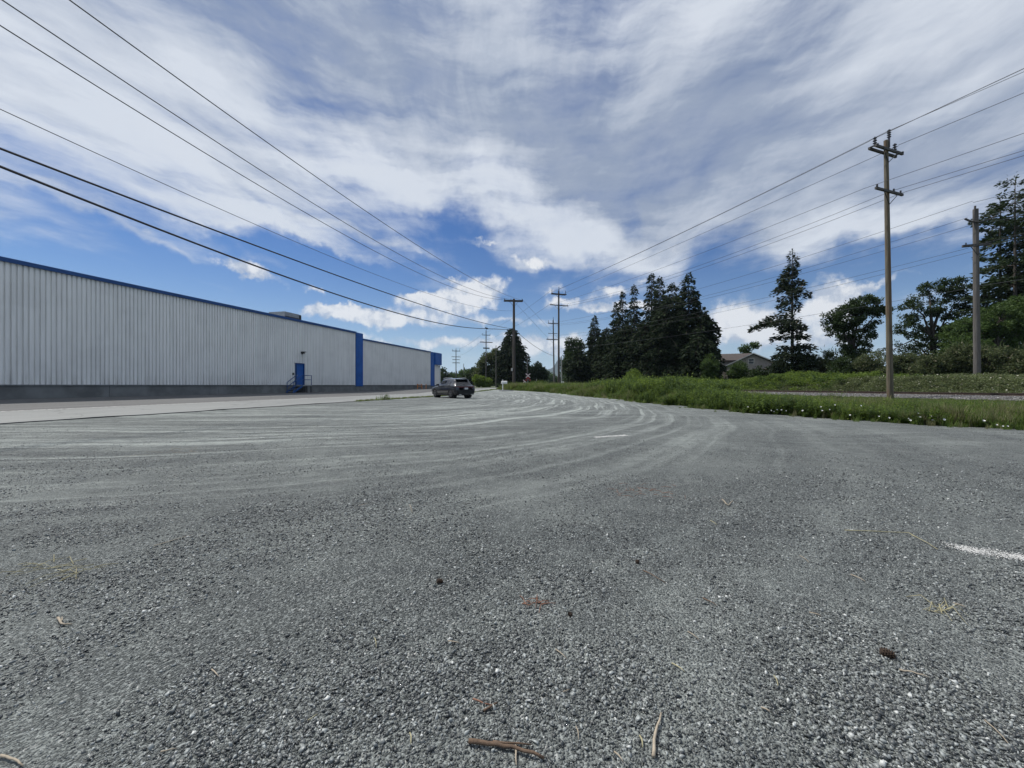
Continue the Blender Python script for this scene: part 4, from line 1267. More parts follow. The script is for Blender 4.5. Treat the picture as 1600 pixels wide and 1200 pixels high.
# tall pines at the right edge
def pn_prof(t):
    return (.45 + .55 * math.sin(min(1, (1 - t) * 1.5) * 1.5)) * (1 if t < .92 else (1 - t) * 12)
GPN = 'tall dark pines at the right edge'
for (px, py, Y, R0, sd, lab) in ((1563, 300, 56, 3.6, 51, 'leftmost tall pine of the row at the right edge'), (1586, 272, 53, 4.2, 52, 'tallest pine of the row at the right edge'), (1606, 290, 55, 4.0, 53, 'pine with its trunk just at the right edge of the photo'), (1640, 268, 56, 4.4, 54, 'pine mostly cut off by the right edge behind its neighbours')):
    conifer('pine_tree', lab, gx(px, Y), Y, ht(px, py, Y), R0, 34, 120, L_PINE, pn_prof, droop=.12, zlow=.12, sl=(.3, .7), seed=sd, vsc=.2, flat=.35, irregular=.42, nb=(4, 6), group=GPN, trunk_r=.32, hang=.1, thin=lambda t: .7 if t > .55 else 1.1, wfac=.36)

def px_lobes(lst, px0, Y, x0, zb):
    out = []
    k = Y / FPX
    for (px, py, rx, ry, w) in lst:
        out.append(((px - 800) * k - x0, random.uniform(-1, 1), CAMH + (HOR - py) * k - zb, rx * k, max(rx, ry) * k * .9, ry * k, w))
    return out
def btree(label, px, Y, top, lobes, n_cl, per, m, seed, name='broadleaf_tree', **kw):
    x = gx(px, Y); zb = H(x, Y) - .1
    return broadleaf(name, label, x, Y, CAMH + (HOR - top) / FPX * Y - zb, px_lobes(lobes, px, Y, x, zb), n_cl, per, m, seed=seed, zb=zb, **kw)
btree('wind-bent dark broadleaf tree between the spruce and the tall near pole', 1330, 60, 463,
      [(1318, 497, 22, 22, 3), (1345, 480, 26, 17, 3), (1338, 515, 30, 22, 3), (1366, 487, 14, 8, 1), (1300, 505, 12, 16, 1.2), (1330, 540, 20, 22, 2), (1320, 560, 15, 20, 1)], 210, 85, L_DARK, 61, ls=(.2, .38), cl_r=.62, wind=(.5, 0), trunk_r=.3)
btree('tall dark broadleaf tree with gaps, right of the near pole', 1455, 60, 432,
      [(1452, 455, 20, 20, 2), (1478, 450, 18, 16, 2), (1428, 482, 22, 22, 2), (1468, 485, 26, 22, 2), (1492, 470, 12, 20, 1), (1412, 512, 18, 22, 1.4), (1460, 525, 26, 24, 2.2), (1495, 515, 20, 26, 1.5), (1440, 550, 30, 20, 1.6), (1400, 545, 18, 26, 1)], 250, 70, L_DARK, 62, ls=(.18, .36), cl_r=.56, wind=(.35, 0), trunk_r=.3, shell=.35)
btree('broad green tree in front of the tall pines at the right edge', 1545, 47, 470,
      [(1525, 520, 34, 28, 2), (1565, 500, 34, 24, 2.4), (1605, 490, 36, 34, 2.4), (1590, 535, 40, 34, 2), (1500, 545, 26, 24, 1.5), (1550, 560, 50, 24, 1.5), (1650, 510, 30, 50, 1.5)], 420, 75, L_MID, 63, ls=(.16, .32), cl_r=.52, trunk_r=.28)
btree('light green droopy tree left of the splintered pole', 1500, 50, 492,
      [(1498, 515, 22, 16, 2), (1488, 545, 26, 22, 2), (1515, 535, 18, 26, 1.4)], 150, 80, L_MID, 64, ls=(.16, .3), cl_r=.5, droopy=.4, trunk_r=.16)
btree('rounded leafy tree at the far left end of the dark grove', 897, 112, 528,
      [(897, 545, 15, 16, 2), (890, 570, 12, 22, 2), (903, 575, 14, 24, 2)], 170, 70, L_DARK, 65, ls=(.35, .6), cl_r=1.0, trunk_r=.25)
btree('small loose tree rising behind the house roof', 1167, 98, 536,
      [(1165, 545, 8, 5, 1), (1178, 540, 5, 4, .8), (1166, 558, 10, 9, 1.5)], 40, 60, L_MID, 66, ls=(.3, .55), cl_r=.7, trunk_r=.18)
btree('low dark tree beyond the crossing, right of the round evergreen', 845, 150, 566,
      [(830, 585, 8, 14, 2), (840, 581, 7, 13, 2), (847, 587, 6, 12, 2), (840, 598, 14, 8, 2)], 150, 60, L_CED, 67, ls=(.5, .85), cl_r=1.2, trunk_r=.3)
btree('tall greyish tree left of the round dark evergreen', 765, 140, 548,
      [(762, 565, 12, 14, 2), (776, 562, 9, 16, 2), (752, 580, 10, 16, 2), (770, 588, 14, 14, 2)], 190, 65, L_OLV, 68, ls=(.4, .75), cl_r=1.1, trunk_r=.3)
btree('dark bushy tree between the greyish tree and the grey car', 745, 150, 572,
      [(742, 583, 10, 10, 2), (752, 590, 9, 12, 2), (733, 592, 10, 10, 2)], 110, 65, L_DARK, 69, ls=(.45, .8), cl_r=1.1, trunk_r=.25)
btree('yellow-green shrubby tree right of the grey car', 748, 125, 585,
      [(748, 595, 9, 8, 2), (760, 597, 7, 8, 1)], 70, 60, L_BRI, 70, ls=(.35, .6), cl_r=.8, trunk_r=.12)
btree('bushy tree directly behind the end of the warehouse', 694, 210, 566,
      [(692, 590, 6, 16, 2), (698, 592, 8, 9, 2)], 70, 60, L_DARK, 71, ls=(.6, 1.0), cl_r=1.3, trunk_r=.25)
btree('low far tree right of the farthest four-armed pole', 720, 230, 580,
      [(708, 593, 10, 8, 1), (722, 590, 10, 9, 2), (735, 589, 9, 9, 2)], 110, 60, L_MID, 72, ls=(.6, 1.1), cl_r=1.5, trunk_r=.25)

# shrubs and bramble mounds beyond the rails
GSH = 'shrubs beyond the railway'
SHR = [  # px, Y, top px, half width px, material, seed, clusters, label
    (1112, 66, 556, 20, L_MID, 81, 120, 'fresh green shrub at the foot of the grove right edge'),
    (1155, 66, 567, 22, L_MID, 82, 120, 'green shrub in front of the house gable'),
    (1185, 62, 574, 16, L_DARK, 83, 80, 'dark shrub between the house and the lone spruce'),
    (1220, 58, 560, 18, L_CED, 84, 100, 'very dark shrub under the lone spruce on its left'),
    (1252, 58, 549, 22, L_CED, 85, 140, 'very dark shrub under the lone spruce on its right'),
    (1288, 58, 542, 20, L_OLV, 86, 80, 'thin grey-green shrub right of the lone spruce'),
    (1322, 52, 556, 26, L_DARK, 87, 130, 'dark thicket below the wind-bent tree'),
    (1365, 50, 548, 28, L_OLV, 88, 150, 'olive thicket just left of the tall near pole'),
    (1412, 46, 552, 32, L_OLV, 89, 170, 'olive thicket just right of the tall near pole'),
    (1462, 43, 548, 34, L_OLV, 90, 190, 'olive thicket below the tall gappy tree'),
    (1510, 42, 538, 34, L_OLV, 91, 190, 'olive thicket left of the splintered pole'),
    (1560, 40, 540, 36, L_OLV, 92, 200, 'olive thicket right of the splintered pole'),
    (1612, 38, 545, 40, L_OLV, 93, 200, 'olive thicket cut by the right edge of the photo'),
    (990, 54, 576, 13, L_BRI, 95, 60, 'bright green bush in front of the grove middle'),
]
for (px, Y, top, hw, m_, sd, ncl, lab) in SHR:
    k = Y / FPX
    x = gx(px, Y); zb = H(x, Y) - .1
    h = CAMH + (HOR - top) * k - zb
    rng_ = random.Random(sd)
    lob = []
    for j in range(5):
        rr_ = hw * k * rng_.uniform(.4, .65)
        lob.append((rng_.uniform(-.6, .6) * hw * k, rng_.uniform(-.6, .6), h * rng_.uniform(.3, .75), rr_, rr_, h * rng_.uniform(.22, .36), 1))
    lob.append((0, 0, h * .65, hw * k * .6, hw * k * .6, h * .34, 1.5))
    broadleaf('shrub', lab, x, Y, h, lob, ncl, 75, m_, ls=(.12, .26), cl_r=.5, seed=sd, cat='shrub', group=GSH, trunk_r=.07, zb=zb, stems=3, sprout=160 if m_ is L_OLV else 60)

# ------------------------------------------------------------------ verge grass, weeds, brambles
def blade_proto(seed, n, h, spread, mat_, wid=.012, bend=.5):
    rng = np.random.default_rng(seed); V = []; F = []
    for i in range(n):
        a = rng.uniform(0, 6.28); r = spread * math.sqrt(rng.uniform())
        b = np.array([r * math.cos(a), r * math.sin(a), 0]); hh = h * rng.uniform(.5, 1.1)
        d = rng.uniform(0, 6.28); dx = np.array([math.cos(d), math.sin(d), 0]); s = np.array([-dx[1], dx[0], 0]) * wid
        k = bend * rng.uniform(.1, 1)
        p1 = b + dx * k * .25 * hh + [0, 0, .55 * hh]; p2 = b + dx * k * hh * .8 + [0, 0, hh * (1 - .25 * k)]
        o = len(V)
        V += [b - s, b + s, p1 + s * .8, p1 - s * .8, p2, p2]
        F += [(o, o + 1, o + 2, o + 3), (o + 3, o + 2, o + 4, o + 5)]
    return np_mesh('tuft', np.array(V), np.array(F), mat_)
def weed_proto(seed, h, mat_, stems=5, lv=26, ls=.10, spread=.16):
    rng = np.random.default_rng(seed); C, A, L = [], [], []
    for s_ in range(stems):
        a = rng.uniform(0, 6.28); r = rng.uniform(0, spread); b = np.array([r * math.cos(a), r * math.sin(a), 0])
        tip = b + np.array([rng.normal(0, .14), rng.normal(0, .14), 1]) * h * rng.uniform(.6, 1.1)
        for t in rng.uniform(.08, 1, lv):
            d = rand_dirs(1, rng)[0] * [1, 1, .5] + [0, 0, .15]
            C.append(b + (tip - b) * t); A.append(d / np.linalg.norm(d)); L.append(ls * rng.uniform(.6, 1.3) * (1.25 - .6 * t))
        C.append(b); v = tip - b; A.append(v / np.linalg.norm(v)); L.append(np.linalg.norm(v))
    C = np.array(C); A = np.array(A); L = np.array(L)
    V, F = leaves_geo(C, A, side_of(A, rng, .8), L, np.where(L > h * .5, .012, L * .45))
    return np_mesh('weed', V, F, mat_)
def clump_proto(seed, r, n, ls, mat_, flowers=0, fm=None):
    rng = np.random.default_rng(seed)
    off = rand_dirs(n, rng) * (rng.uniform(.2, 1, (n, 1)) ** .6) * r * [1, 1, .7]
    A = off / r * .6 + rand_dirs(n, rng) * .7 + [0, 0, .1]; A /= np.linalg.norm(A, axis=1, keepdims=True)
    L = rng.uniform(.6, 1.3, n) * ls
    V, F = leaves_geo(off, A, side_of(A, rng, .4), L, L * .6)
    return np_mesh('clump', V, F, mat_)

GT = protos([blade_proto(1, 34, .42, .13, L_GRASS), blade_proto(2, 30, .5, .15, L_GRASS, .010, .8), blade_proto(3, 26, .55, .12, L_GRASSD, .007, .6), blade_proto(4, 40, .3, .16, L_GRASS, .014, .9)])
WD = protos([weed_proto(5, .7, L_WEED), weed_proto(6, .8, L_MID, 6, 30, .08), weed_proto(7, .6, L_WEED, 7, 24, .12, .22), weed_proto(8, .9, L_BRI, 4, 30, .09)])

def trim(x, y):
    """the growth is kept low towards the rails, lowest where the ballast shows"""
    k = np.interp(x / np.maximum(y, 1), [.36, .50, .64, .96, 1.28, 1.6], [-2, 9, 18, 25, 31, 34])
    return np.maximum(CAMH - k / FPX * y - height(x, y), .10)

def verge():
    n = 190000
    y = 4 + 74 * RNG.uniform(0, 1, n) ** 1.5
    lo = edge_x(y); lo = np.where(y > 62, road_right(y), lo)
    hi = rail_x(y) - 2.6 / RAIL_N
    hi = np.minimum(hi, lo + 60)
    x = lo - .6 + (hi - lo + .6) * RNG.uniform(0, 1, n)
    vis = (np.abs(x) < 1.42 * y + 3)
    x, y, lo = x[vis], y[vis], lo[vis]
    d = x - lo; e = (rail_x(y) - 2.6 / RAIL_N) - x
    hv = .26 + .22 * sstep(.3, 1.6, d)
    pn = vnoise(x, y, .55, 21); pn2 = vnoise(x, y, 1.6, 22)
    keep = RNG.uniform(0, 1, len(x)) < np.clip(.15 + 1.2 * d, .05, 1) * np.clip(1.6 - y / 60, .35, 1) * .40 * np.clip(.2 + .5 * e, 0, 1)
    x, y, d, e, hv, pn, pn2 = (a[keep] for a in (x, y, d, e, hv, pn, pn2))
    s = hv / .42 * (.45 + 1.0 * pn) * (.8 + .5 * pn2) * (1 + .7 * sstep(26, 36, y) * sstep(75, 50, y) * sstep(26, 16, x))
    s = np.minimum(s, trim(x, y) / .42 * (.6 + .6 * pn2) * np.where(RNG.uniform(0, 1, len(x)) < .07, 1.7, 1))
    s = np.clip(s, .2, 2.4) * np.where(d < .1, .55, 1)
    idx = np.where(RNG.uniform(0, 1, len(x)) < .12 + .25 * (pn > .62), 2, RNG.choice([0, 1, 3], len(x)))
    rot = np.stack([RNG.normal(0, .15, len(x)), RNG.normal(0, .15, len(x)), RNG.uniform(0, 6.28, len(x))], 1)
    wscl = np.clip(y / 16, 1, 2.2)
    scatter('verge_grass', np.stack([x, y, height(x, y) - .05], 1), rot, np.stack([s * wscl, s * wscl, s], 1), idx, GT)
    print('grass', len(x))
    # leafy weeds
    n = 60000
    y = 5 + 58 * RNG.uniform(0, 1, n) ** 1.25
    lo = edge_x(y); hi = np.minimum(rail_x(y) - 3.3 / RAIL_N, lo + 30)
    x = lo + .25 + (hi - lo - .25) * RNG.uniform(0, 1, n) ** 1.3
    d = x - lo
    pn = vnoise(x, y, .38, 31)
    tall = sstep(19, 27, y)
    keep = (np.abs(x) < 1.42 * y + 3) & (RNG.uniform(0, 1, n) < np.clip((pn - .28 + .25 * tall) * 2.4, .08, 1) * np.clip(.45 + d * .5, 0, 1))
    x, y, d, pn, tall = (a[keep] for a in (x, y, d, pn, tall))
    s = (.42 + .25 * sstep(.3, 2.5, d) + .55 * tall * sstep(.2, 1.8, d)) * (.6 + .9 * pn) * RNG.uniform(.7, 1.25, len(x))
    s = s * np.where(y > 44, .75, 1) * 1.25 * (1 + .35 * sstep(20, 27, y) * sstep(52, 42, y) * sstep(18, 12, x) * sstep(.6, 2.2, d) * (.3 + 1.4 * vnoise(x, y, .3, 33)))
    s = np.minimum(s, trim(x, y) / .75 * RNG.uniform(.7, 1.35, len(x)) * np.where(vnoise(x, y, .45, 51) > .78, 1.9, 1))
    print('weeds', len(x))
    rot = np.stack([RNG.normal(0, .12, len(x)), RNG.normal(0, .12, len(x)), RNG.uniform(0, 6.28, len(x))], 1)
    scatter('verge_weeds', np.stack([x, y, height(x, y) - .05], 1), rot, np.stack([s * 1.25, s * 1.25, s], 1), RNG.integers(0, 4, len(x)), WD)
verge()

def road_edge_grass():
    n = 700
    y = RNG.uniform(27, 60, n); x = road_right(y) + RNG.normal(.12, .16, n)
    keep = vnoise(x, y, .5, 41) > .48 - .25 * sstep(28, 40, y)
    x, y = x[keep], y[keep]
    s = RNG.uniform(.25, .6, len(x))
    scatter('roadside_grass', np.stack([x, y, height(x, y)], 1), np.stack([0 * x, 0 * x, RNG.uniform(0, 6.28, len(x))], 1), np.stack([s * 1.4, s * 1.4, s * .6], 1), RNG.integers(0, 4, len(x)), GT)
road_edge_grass()
def roadside_weed():
    Y = 30.5; x = float(road_right(Y)) + .1
    t = thing('weed_plant', 'single bushy green weed growing at the road edge left of the car', 'plant', (x, Y, H(x, Y)))
    o = weed_proto(77, .5, L_WEED, 14, 26, .10, .5); o.name = 'foliage'; o.parent = t
    o = blade_proto(78, 60, .35, .7, L_GRASS); o.name = 'grass_blades'; o.parent = t
roadside_weed()

def hedges():
    cb = protos([clump_proto(11, .55, 120, .17, L_BRI), clump_proto(12, .5, 120, .15, L_BRI), clump_proto(13, .55, 110, .16, L_MID)])
    cp = protos([clump_proto(14, .5, 130, .14, L_PALE), clump_proto(15, .5, 130, .13, L_PALE), clump_proto(16, .5, 110, .14, L_OLV)])
    for (nm, cl, ya, yb, n, hmax, smax, sd) in (('bright_bramble', cb, 41, 84, 4200, 1.9, 11, 3), ('pale_bramble', cp, 17, 50, 5000, 1.35, 9, 4)):
        rng = np.random.default_rng(sd)
        y = rng.uniform(ya, yb, n); s = 3.4 + rng.uniform(0, 1, n) ** .8 * smax
        x = rail_x(y) + s / RAIL_N
        hm = hmax * (.45 + .75 * vnoise(x, y, .22, sd)) * sstep(2.6, 6.5, s)
        if nm == 'pale_bramble': hm = hm * (.75 + .25 * sstep(20, 34, y))
        z = height(x, y) + hm * rng.uniform(.1, 1, n) ** .5
        keep = (np.abs(x) < 1.5 * y + 4) & ((y < ya + 6) * (rng.uniform(0, 1, n) > (ya + 6 - y) / 8) | (y >= ya + 6))
        x, y, z = x[keep], y[keep], z[keep]
        sc_ = rng.uniform(.6, 1.15, len(x))
        scatter(nm, np.stack([x, y, z], 1), np.stack([rng.normal(0, .3, len(x)), rng.normal(0, .3, len(x)), rng.uniform(0, 6.28, len(x))], 1), np.stack([sc_, sc_, sc_ * .8], 1), rng.integers(0, 3, len(x)), cl)
hedges()

def far_wood():
    cw = protos([clump_proto(21, 4, 150, 1.7, L_DARK), clump_proto(22, 4, 150, 1.6, L_MID), clump_proto(23, 4, 150, 1.6, L_CED)])
    rng = np.random.default_rng(8)
    P = []
    for k in range(1500):
        a = rng.uniform(-1.15, 1.15); d = rng.uniform(330, 460)
        hgt = 11 + 7 * vnoise(a * 9, 0, 3, 5)
        P.append((d * math.sin(a), d * math.cos(a), .4 + hgt * rng.uniform(.1, .85)))
    P = np.array(P); n = len(P)
    scatter('far_wood', P, np.stack([np.zeros(n), np.zeros(n), rng.uniform(0, 6.28, n)], 1), rng.uniform(.8, 1.4, (n, 1)) * np.ones((1, 3)), rng.integers(0, 3, n), cw)
far_wood()

# white bindweed flowers along the gravel edge
def flowers():
    pts = [(1185, 644), (1205, 641.5), (1209, 643), (1214, 640.5), (1221, 641), (1228, 642), (1254, 642), (1284, 642), (1168, 636), (1282, 636), (1296, 640), (1328, 649), (1373, 651), (1389, 653), (1419, 654), (1422, 657), (1435, 646), (1437, 652), (1454, 650), (1457, 657), (1475, 656), (1537, 658), (1557, 664), (1567, 667), (1574, 666), (1345, 634), (1304, 633)]
    m = MB()
    n = 10
    vs = [(0, 0, -.03)]; fs = []
    for k in range(n):
        a = 2 * math.pi * k / n; r = .05 if k % 2 else .042
        vs.append((.02 * math.cos(a), .02 * math.sin(a), 0)); vs.append((r * math.cos(a), r * math.sin(a), .035))
    for k in range(n):
        a, b = 1 + 2 * k, 1 + 2 * ((k + 1) % n)
        fs.append((0, b, a)); fs.append((a, b, b + 1, a + 1))
    m.add(vs, fs)
    me = None
    rr = random.Random(5)
    for (px, py) in pts:
        u = (px - 800) / FPX                     # where the line of sight enters the growth
        ys_ = np.linspace(6, 40, 1400)
        Y = float(ys_[np.argmax(u * ys_ > edge_x(ys_) + .05)])
        z = CAMH - (py - 602) / 625 * Y; x = u * Y
        T_ = me
        if me is None:
            o = m.build('white_flower', MATS['white_paint'], None); me = o.data
        else:
            o = bpy.data.objects.new('white_flower', me); COL.objects.link(o)
        o.location = (x, Y, max(z, H(x, Y) + .06)); o.rotation_euler = (rr.uniform(.5, 1.1), rr.uniform(-.3, .3), rr.uniform(-.6, .4))
        s = rr.uniform(.38, .68); o.scale = (s, s, s)
        tag(o, 'small white trumpet flower in the grass at the gravel edge', 'flower', 'white flowers along the gravel edge')
flowers()

# ------------------------------------------------------------------ house beyond the railway
def house():
    Y = 85.0; k = Y / FPX
    x0 = gx(1172, Y); zb = H(x0, Y) - .1
    M_WALL = mat('house_siding', (.36, .33, .31), .8, .2, 2.0)
    M_SHIN = mat('roof_shingles', (.075, .062, .058), .9, .3, 3)
    M_TRIM = mat('house_trim', (.66, .65, .63), .6, .1, 3)
    m, N, b = principled('window_glass'); b.inputs['Base Color'].default_value = (.02, .025, .03, 1); b.inputs['Roughness'].default_value = .08; M_GL = m
    T = thing('house', 'weathered grey-beige gabled house half hidden by shrubs and the lone spruce', 'house', (x0, Y, zb), R(-22))
    Z = lambda py: CAMH + (HOR - py) * k - zb
    X = lambda px: (px - 1172) * k
    # main block, ridge across the view
    xa, xb = X(1131), X(1186); ze, zr = Z(560.5), Z(550)
    w = MB(); w.prism([(3.0, 0), (9.0, 0), (9.0, ze), (6.0, zr - .1), (3.0, ze)], lambda a, b_, t: (xa + .4 + (xb - xa - .8) * t, a, b_)); w.build('wall', M_WALL, T)
    r = MB()
    for sg in (-1, 1):
        y0, y1 = 6.0 + sg * 3.6, 6.0
        z0 = ze - .25
        r.prism([(y0, z0), (y1, zr), (y1, zr + .16), (y0, z0 + .16)], lambda a, b_, t: (xa + (xb - xa) * t, a, b_))
    rf = r.build('roof', M_SHIN, T)
    bg = MB()
    for sg in (-1, 1):
        bg.bar((xa - .02, 6.0 + sg * 3.6, ze - .25), (xa - .02, 6.0, zr), .06, .22)
    bg.build('bargeboard', M_TRIM, rf)
    # front gable
    ga, gb, gx_ = X(1138), X(1215), X(1176)
    gz, ge = Z(553), Z(571)
    w = MB(); w.prism([(ga + .5, 0), (gb - .5, 0), (gb - .5, ge), (gx_, gz - .15), (ga + .5, ge)], lambda a, b_, t: (a, 0.0 + 5.0 * t, b_)); w.build('wall', M_WALL, T)
    r = MB()
    for (e) in (ga, gb):
        r.prism([(e, ge - .12), (gx_, gz), (gx_, gz + .2), (e, ge + .08)], lambda a, b_, t: (a, -.5 + 5.6 * t, b_))
    rf = r.build('roof', M_SHIN, T)
    bg = MB()
    for e in (ga, gb): bg.bar((e, -.53, ge - .02), (gx_, -.53, gz + .1), .06, .2)
    bg.build('bargeboard', M_TRIM, rf)
    for (pa, pb, ta, tb) in ((1169.5, 1177.5, 560, 569), (1186, 1195, 583, 594), (1150, 1158, 583, 594)):
        xa_, xb_, za_, zb_ = X(pa), X(pb), Z(tb), Z(ta)
        f = MB()
        for c in ((xa_, xa_ + .1), (xb_ - .1, xb_)): f.box(((c[0] + c[1]) / 2, -.03, (za_ + zb_) / 2), (.1, .1, zb_ - za_))
        for c in ((za_, za_ + .1), (zb_ - .1, zb_), ((za_ + zb_) / 2 - .03, (za_ + zb_) / 2 + .03)): f.box(((xa_ + xb_) / 2, -.028, (c[0] + c[1]) / 2), (xb_ - xa_ - .2, .096, c[1] - c[0]))
        wi = f.build('window', M_TRIM, T)
        g = MB(); g.box(((xa_ + xb_) / 2, -.01, (za_ + zb_) / 2), (xb_ - xa_ - .15, .05, zb_ - za_ - .15)); g.build('pane', M_GL, wi)
    # side window in the left end wall of the main block
    f = MB(); f.box((xa + .37, 5.2, Z(565.5)), (.1, 1.1, 1.2)); wi = f.build('window', M_TRIM, T)
    g = MB(); g.box((xa + .35, 5.2, Z(565.5)), (.1, .9, 1.0)); g.build('pane', M_GL, wi)
    tr = MB()
    for px in (1180, 1197.5): tr.box((X(px), -1.4, Z(580) / 2), (.22, .22, Z(580)))
    tr.box((X(1189), -1.4, Z(580) + .1), (X(1199) - X(1178), .26, .3)); tr.build('porch', M_TRIM, T)
    pr = MB(); pr.prism([(0, Z(577)), (-1.8, Z(580) + .3), (-1.8, Z(580) + .45), (0, Z(577) + .15)], lambda a, b_, t: (X(1177) + (X(1206) - X(1177)) * t, a, b_)); pr.build('porch_roof', M_SHIN, T)
house()

# ------------------------------------------------------------------ crossing signs, mailbox, slab, sign
def crossing(label, px, py, Y, w, lights):
    x = gx(px, Y); zb = H(x, Y) - .05
    T = thing('crossing_sign', label, 'crossing sign', (x, Y, zb), 0, 'signs at the railway crossing')
    h = CAMH + (HOR - py) / FPX * Y - zb
    m = MB(); m.tube([(0, 0, 0), (0, 0, h + .25)], .06, 8); m.build('mast', M_GALV if lights else M_BLACKP, T)
    for sg in (-1, 1):
        a = sg * R(42)
        v = Vector((math.cos(a), 0, math.sin(a))) * w / 2
        yy = -.09 - .02 * (sg > 0)
        b = MB(); b.bar(Vector((0, yy, h)) - v, Vector((0, yy, h)) + v, .018, .24); bl = b.build('crossbuck_blade', M_WHITE, T)
        n = Vector((-math.sin(a), 0, math.cos(a)))
        e = MB()
        for q in (-1, 1):
            e.bar(Vector((0, yy - .012, h)) - v * .98 + n * q * .10, Vector((0, yy - .012, h)) + v * .98 + n * q * .10, .01, .045)
        e.build('red_border', M_RED, bl)
    if lights:
        b = MB(); b.box((0, -.12, h - 1.0), (1.1, .08, .1)); b.build('lamp_bar', M_BLACKP, T)
        for sx in (-.42, .42):
            b = MB(); b.lathe([(.34, -.14), (.34, -.12)], (sx, -.05, h - 1.0), 14, 'Y'); bb = b.build('lamp_backboard', M_BLACKP, T)
            b = MB(); b.lathe([(.16, -.24), (.17, -.145)], (sx, -.05, h - 1.0), 12, 'Y'); b.build('lamp_lens', M_RED, bb)
        b = MB(); b.box((0, -.13, h - .58), (.7, .02, .42)); b.build('track_sign', M_RED, T)
        b = MB(); b.box((.5, .3, .5), (.6, .5, 1.0)); b.build('signal_box', M_GALV, T)
    else:
        b = MB(); b.box((0, -.08, h - .7), (.5, .02, .4)); b.build('track_sign', M_WHITE, T)
crossing('taller crossing sign with red lamps and a crossbuck near the leaning post', 825, 587, 92, 1.35, True)
crossing('shorter dark-masted crossbuck just left of the taller crossing sign', 820, 596, 100, 1.1, False)

def mailbox():
    Y = 57.0; x = gx(785.5, Y); zb = H(x, Y) - .02
    T = thing('mailbox', 'white rural mailbox on a white post beside the stout pole', 'mailbox', (x, Y, zb), R(12))
    h = CAMH + (HOR - 599) / FPX * Y - zb
    m = MB(); m.box((0, 0, h / 2), (.11, .11, h)); m.box((.2, 0, h - .04), (.9, .3, .05)); m.build('post', M_WHITE, T)
    prof = [(-.16, 0), (.16, 0), (.16, .2)] + [(.16 * math.cos(a), .2 + .14 * math.sin(a)) for a in np.linspace(0.2, math.pi - .2, 8)] + [(-.16, .2)]
    b = MB(); b.prism(prof, lambda a, c, t: (-.18 + .78 * t, a, h + c)); bo = b.build('mailbox_body', M_WHITE, T)
    f = MB(); f.box((-.05, -.18, h + .32), (.04, .015, .36)); f.box((-.05, -.18, h + .47), (.14, .016, .1)); f.build('flag', M_WHITE, T)
    d = MB(); d.box((.615, 0, h + .17), (.02, .3, .28)); d.build('mailbox_door', M_WHITE, T)
mailbox()
Y = 54.0; x = gx(791, Y)
s_ = MB(); s_.box((0, 0, 0.03), (2.0, .45, .16), rz=.06)
o = s_.build('concrete_slab', M_PLASTER, None, loc=(x, Y, H(x, Y))); tag(o, 'pale flat concrete slab lying at the foot of the mailbox', 'slab')
Y = 78.0; x = gx(879, Y); zb = H(x, Y)
t = thing('sign_board', 'small white notice board low in the weeds by the slim pole', 'sign', (x, Y, zb))
m = MB(); m.box((-.2, 0, .6), (.07, .07, 1.2)); m.box((.2, 0, .6), (.07, .07, 1.2)); m.build('post', M_GALV, t)
m = MB(); m.box((0, -.06, .95), (.56, .03, .95)); m.build('panel', M_WHITE, t)
m = MB(); m.box((0, -.08, .85), (.3, .01, .25)); m.build('dark_print', M_DARKSTEEL, t)

# ------------------------------------------------------------------ the parked car
def cubic_rows(tab, n):
    tab = np.array(tab, dtype=float); xs = tab[:, 0]
    t = np.linspace(0, len(tab) - 1, n)
    out = []
    for u in t:
        i = int(min(math.floor(u), len(tab) - 2)); f = u - i
        p0, p1, p2, p3 = tab[max(i - 1, 0)], tab[i], tab[i + 1], tab[min(i + 2, len(tab) - 1)]
        out.append(.5 * (2 * p1 + (p2 - p0) * f + (2 * p0 - 5 * p1 + 4 * p2 - p3) * f * f + (3 * p1 - p0 - 3 * p2 + p3) * f ** 3))
    return np.array(out)

